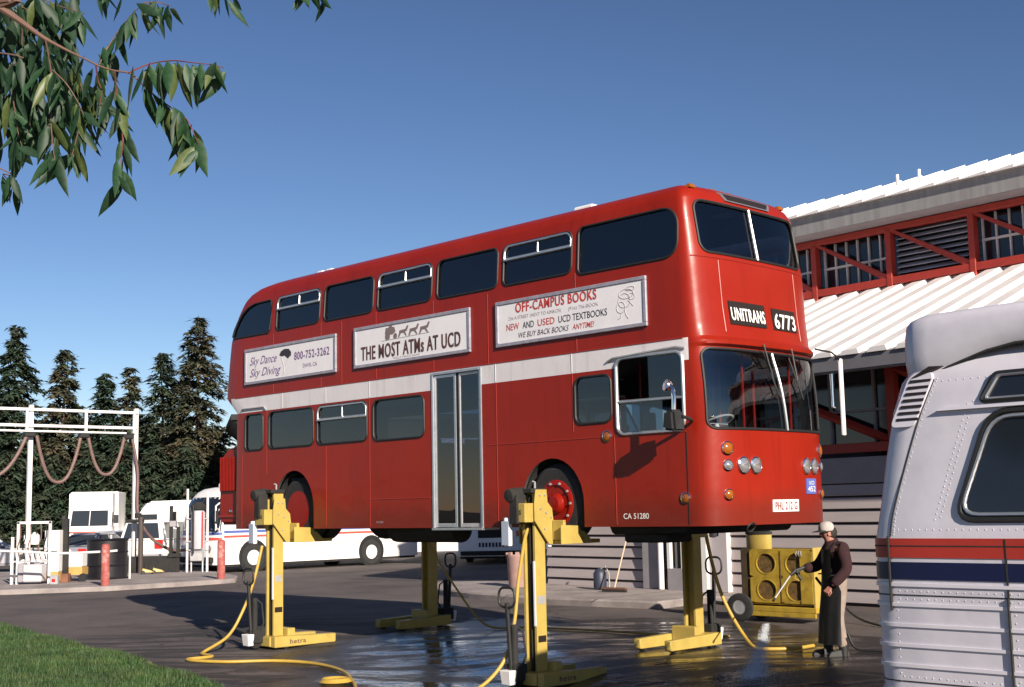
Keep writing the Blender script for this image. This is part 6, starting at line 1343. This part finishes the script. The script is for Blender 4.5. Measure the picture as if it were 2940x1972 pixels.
RA = [([(394, 227), (430, 262), (470, 293), (510, 322), (538, 345), (562, 395), (577, 432)], 0, 24, 118), ([(370, 209), (412, 190), (455, 178), (505, 174), (555, 180), (612, 186), (642, 195)], -.05, 22, 112),
      ([(285, 186), (308, 140), (338, 92), (378, 42), (412, 10)], .1, 22, 88), ([(412, 10), (440, 6), (468, 10), (490, 18)], .12, 9, 84), ([(330, 204), (334, 262), (345, 330), (352, 400), (347, 470), (350, 520)], -.1, 22, 100),
      ([(275, 188), (282, 232), (292, 262), (285, 310)], .05, 8, 80), ([(205, 152), (218, 205), (236, 262), (232, 340), (214, 420), (205, 450)], .15, 24, 104), ([(130, 112), (143, 180), (152, 262), (146, 340), (152, 420), (158, 462)], -.15, 26, 106),
      ([(66, 66), (62, 150), (72, 240), (82, 330), (92, 400)], .2, 26, 104), ([(-10, 150), (20, 205), (40, 300), (52, 380), (70, 440)], .05, 24, 104), ([(-30, 470), (8, 500), (32, 528), (45, 545)], .1, 8, 92),
      ([(60, -30), (120, -5), (165, 15), (205, 28), (245, 40)], .18, 22, 96), ([(-30, -40), (20, -8), (62, 18), (108, 46)], .22, 18, 96), ([(570, -40), (605, -28), (640, -16), (672, -6)], .3, 8, 84), ([(820, -50), (865, -32), (905, -20), (940, -8)], .35, 8, 84), ([(250, -40), (300, -25), (345, -20)], .25, 6, 70), ([(150, 200), (190, 240), (222, 290), (240, 330)], -.2, 12, 100), ([(10, 230), (70, 260), (120, 300), (160, 330)], .3, 22, 108)]
nl = 0
for ri, (pl, dd, n_, ln) in enumerate(RA):
    r = random.Random(100+ri); P = [at(x, y, DB+dd+.04*math.sin(i)) for i, (x, y) in enumerate(pl)]
    if ri in (13, 14, 15, 10, 9, 11, 12):        # stalks whose twig runs back to the tree outside the picture
        P = [Vector((-3.0, 4.6, 3.8)) if pl[0][0] < 400 and ri in (9, 10) else Vector((P[0].x-.5, P[0].y+.1, P[0].z+.35))]+P; st = 1
    else: st = 0
    sp = spline(P, 6); b = MB(); b.tube([p-TL for p in sp], [max(.0014, .0030*(1-.6*i/len(sp))) for i in range(len(sp))], 5); b.build('leaf_stalk', M_TWR if ri in (0, 1, 4, 5) else M_TWIG, limb)
    sp = sp[st*6:]
    for k in range(n_):
        f = (k+.5)/n_; p = sp[min(len(sp)-1, int((.10+.90*f)*(len(sp)-1)))]
        o = link('leaf', LM[(r.choice((0, 0, 0, 1, 1, 1, 1, 2)) if ri not in (0, 1) else r.choice((0, 0, 0, 1, 2)))*4+r.randrange(4)], None, limb)
        L_ = ln/3700*DB*r.uniform(.78, 1.35); sdn = 1 if k % 2 else -1
        end = k >= n_-2
        o.rotation_euler = Euler((r.gauss(0, .28), sdn*(.10+abs(r.gauss(0, .22)))+(.5*sdn if end else 0), r.uniform(-1.3, 1.3)+(math.pi if r.random() < .3 else 0)), 'XYZ')
        o.location = p-TL+Vector((sdn*.006, r.gauss(0, .02), -.002)); o.scale = (L_, L_, L_); nl += 1
# the leaves behind, deeper in the spray
lb = MB(); r = random.Random(77)
for k in range(230):
    x_, y_ = r.uniform(-30, 215), r.uniform(60, 400)
    if k > 150: x_, y_ = r.uniform(-30, 330), r.uniform(130, 330)
    if k < 40: x_, y_ = r.uniform(-30, 240), r.uniform(-20, 70)
    p = at(x_, y_, DB+r.uniform(.05, .6))-TL; me = LM[r.choice((0, 1, 4, 5, 6, 7))]; Ls = r.uniform(90, 135)/3700*DB
    mt = Matrix.LocRotScale(p, Euler((r.gauss(0, .35), r.gauss(0, .35), r.uniform(-3.1, 3.1))), (Ls, Ls, Ls))
    lb.add([mt @ v.co for v in me.vertices], [tuple(f.vertices) for f in me.polygons])
tag(lb.build('leaf_mass', M_LEAFS[1], limb, sm=70, recalc=False), kind='stuff')
# crown of the same tree, outside the picture
r = np.random.default_rng(9); V = []
m_ = 5000; th = r.uniform(0, 6.283, m_); ph = np.arccos(r.uniform(-1, 1, m_)); rad = 1.7*r.uniform(.35, 1, m_)**.5
c_ = np.stack([-5.9+rad*np.sin(ph)*np.cos(th), 5.0+rad*np.sin(ph)*np.sin(th), 5.6+.8*rad*np.cos(ph)], 1)-np.array(TL)
dr = r.normal(0, 1, (m_, 3)); dr[:, 2] -= 1.2; dr /= np.linalg.norm(dr, axis=1)[:, None]; sdv_ = np.cross(dr, r.normal(0, 1, (m_, 3))); sdv_ /= np.linalg.norm(sdv_, axis=1)[:, None]
tri = np.stack([c_-sdv_*.02, c_+sdv_*.02, c_+dr*.13], 1).reshape(-1, 3)
me = bpy.data.meshes.new('crown'); me.from_pydata(tri.tolist(), [], [(3*i, 3*i+1, 3*i+2) for i in range(m_)]); tag(link('crown', me, M_LEAFS[0], tree), kind='stuff')
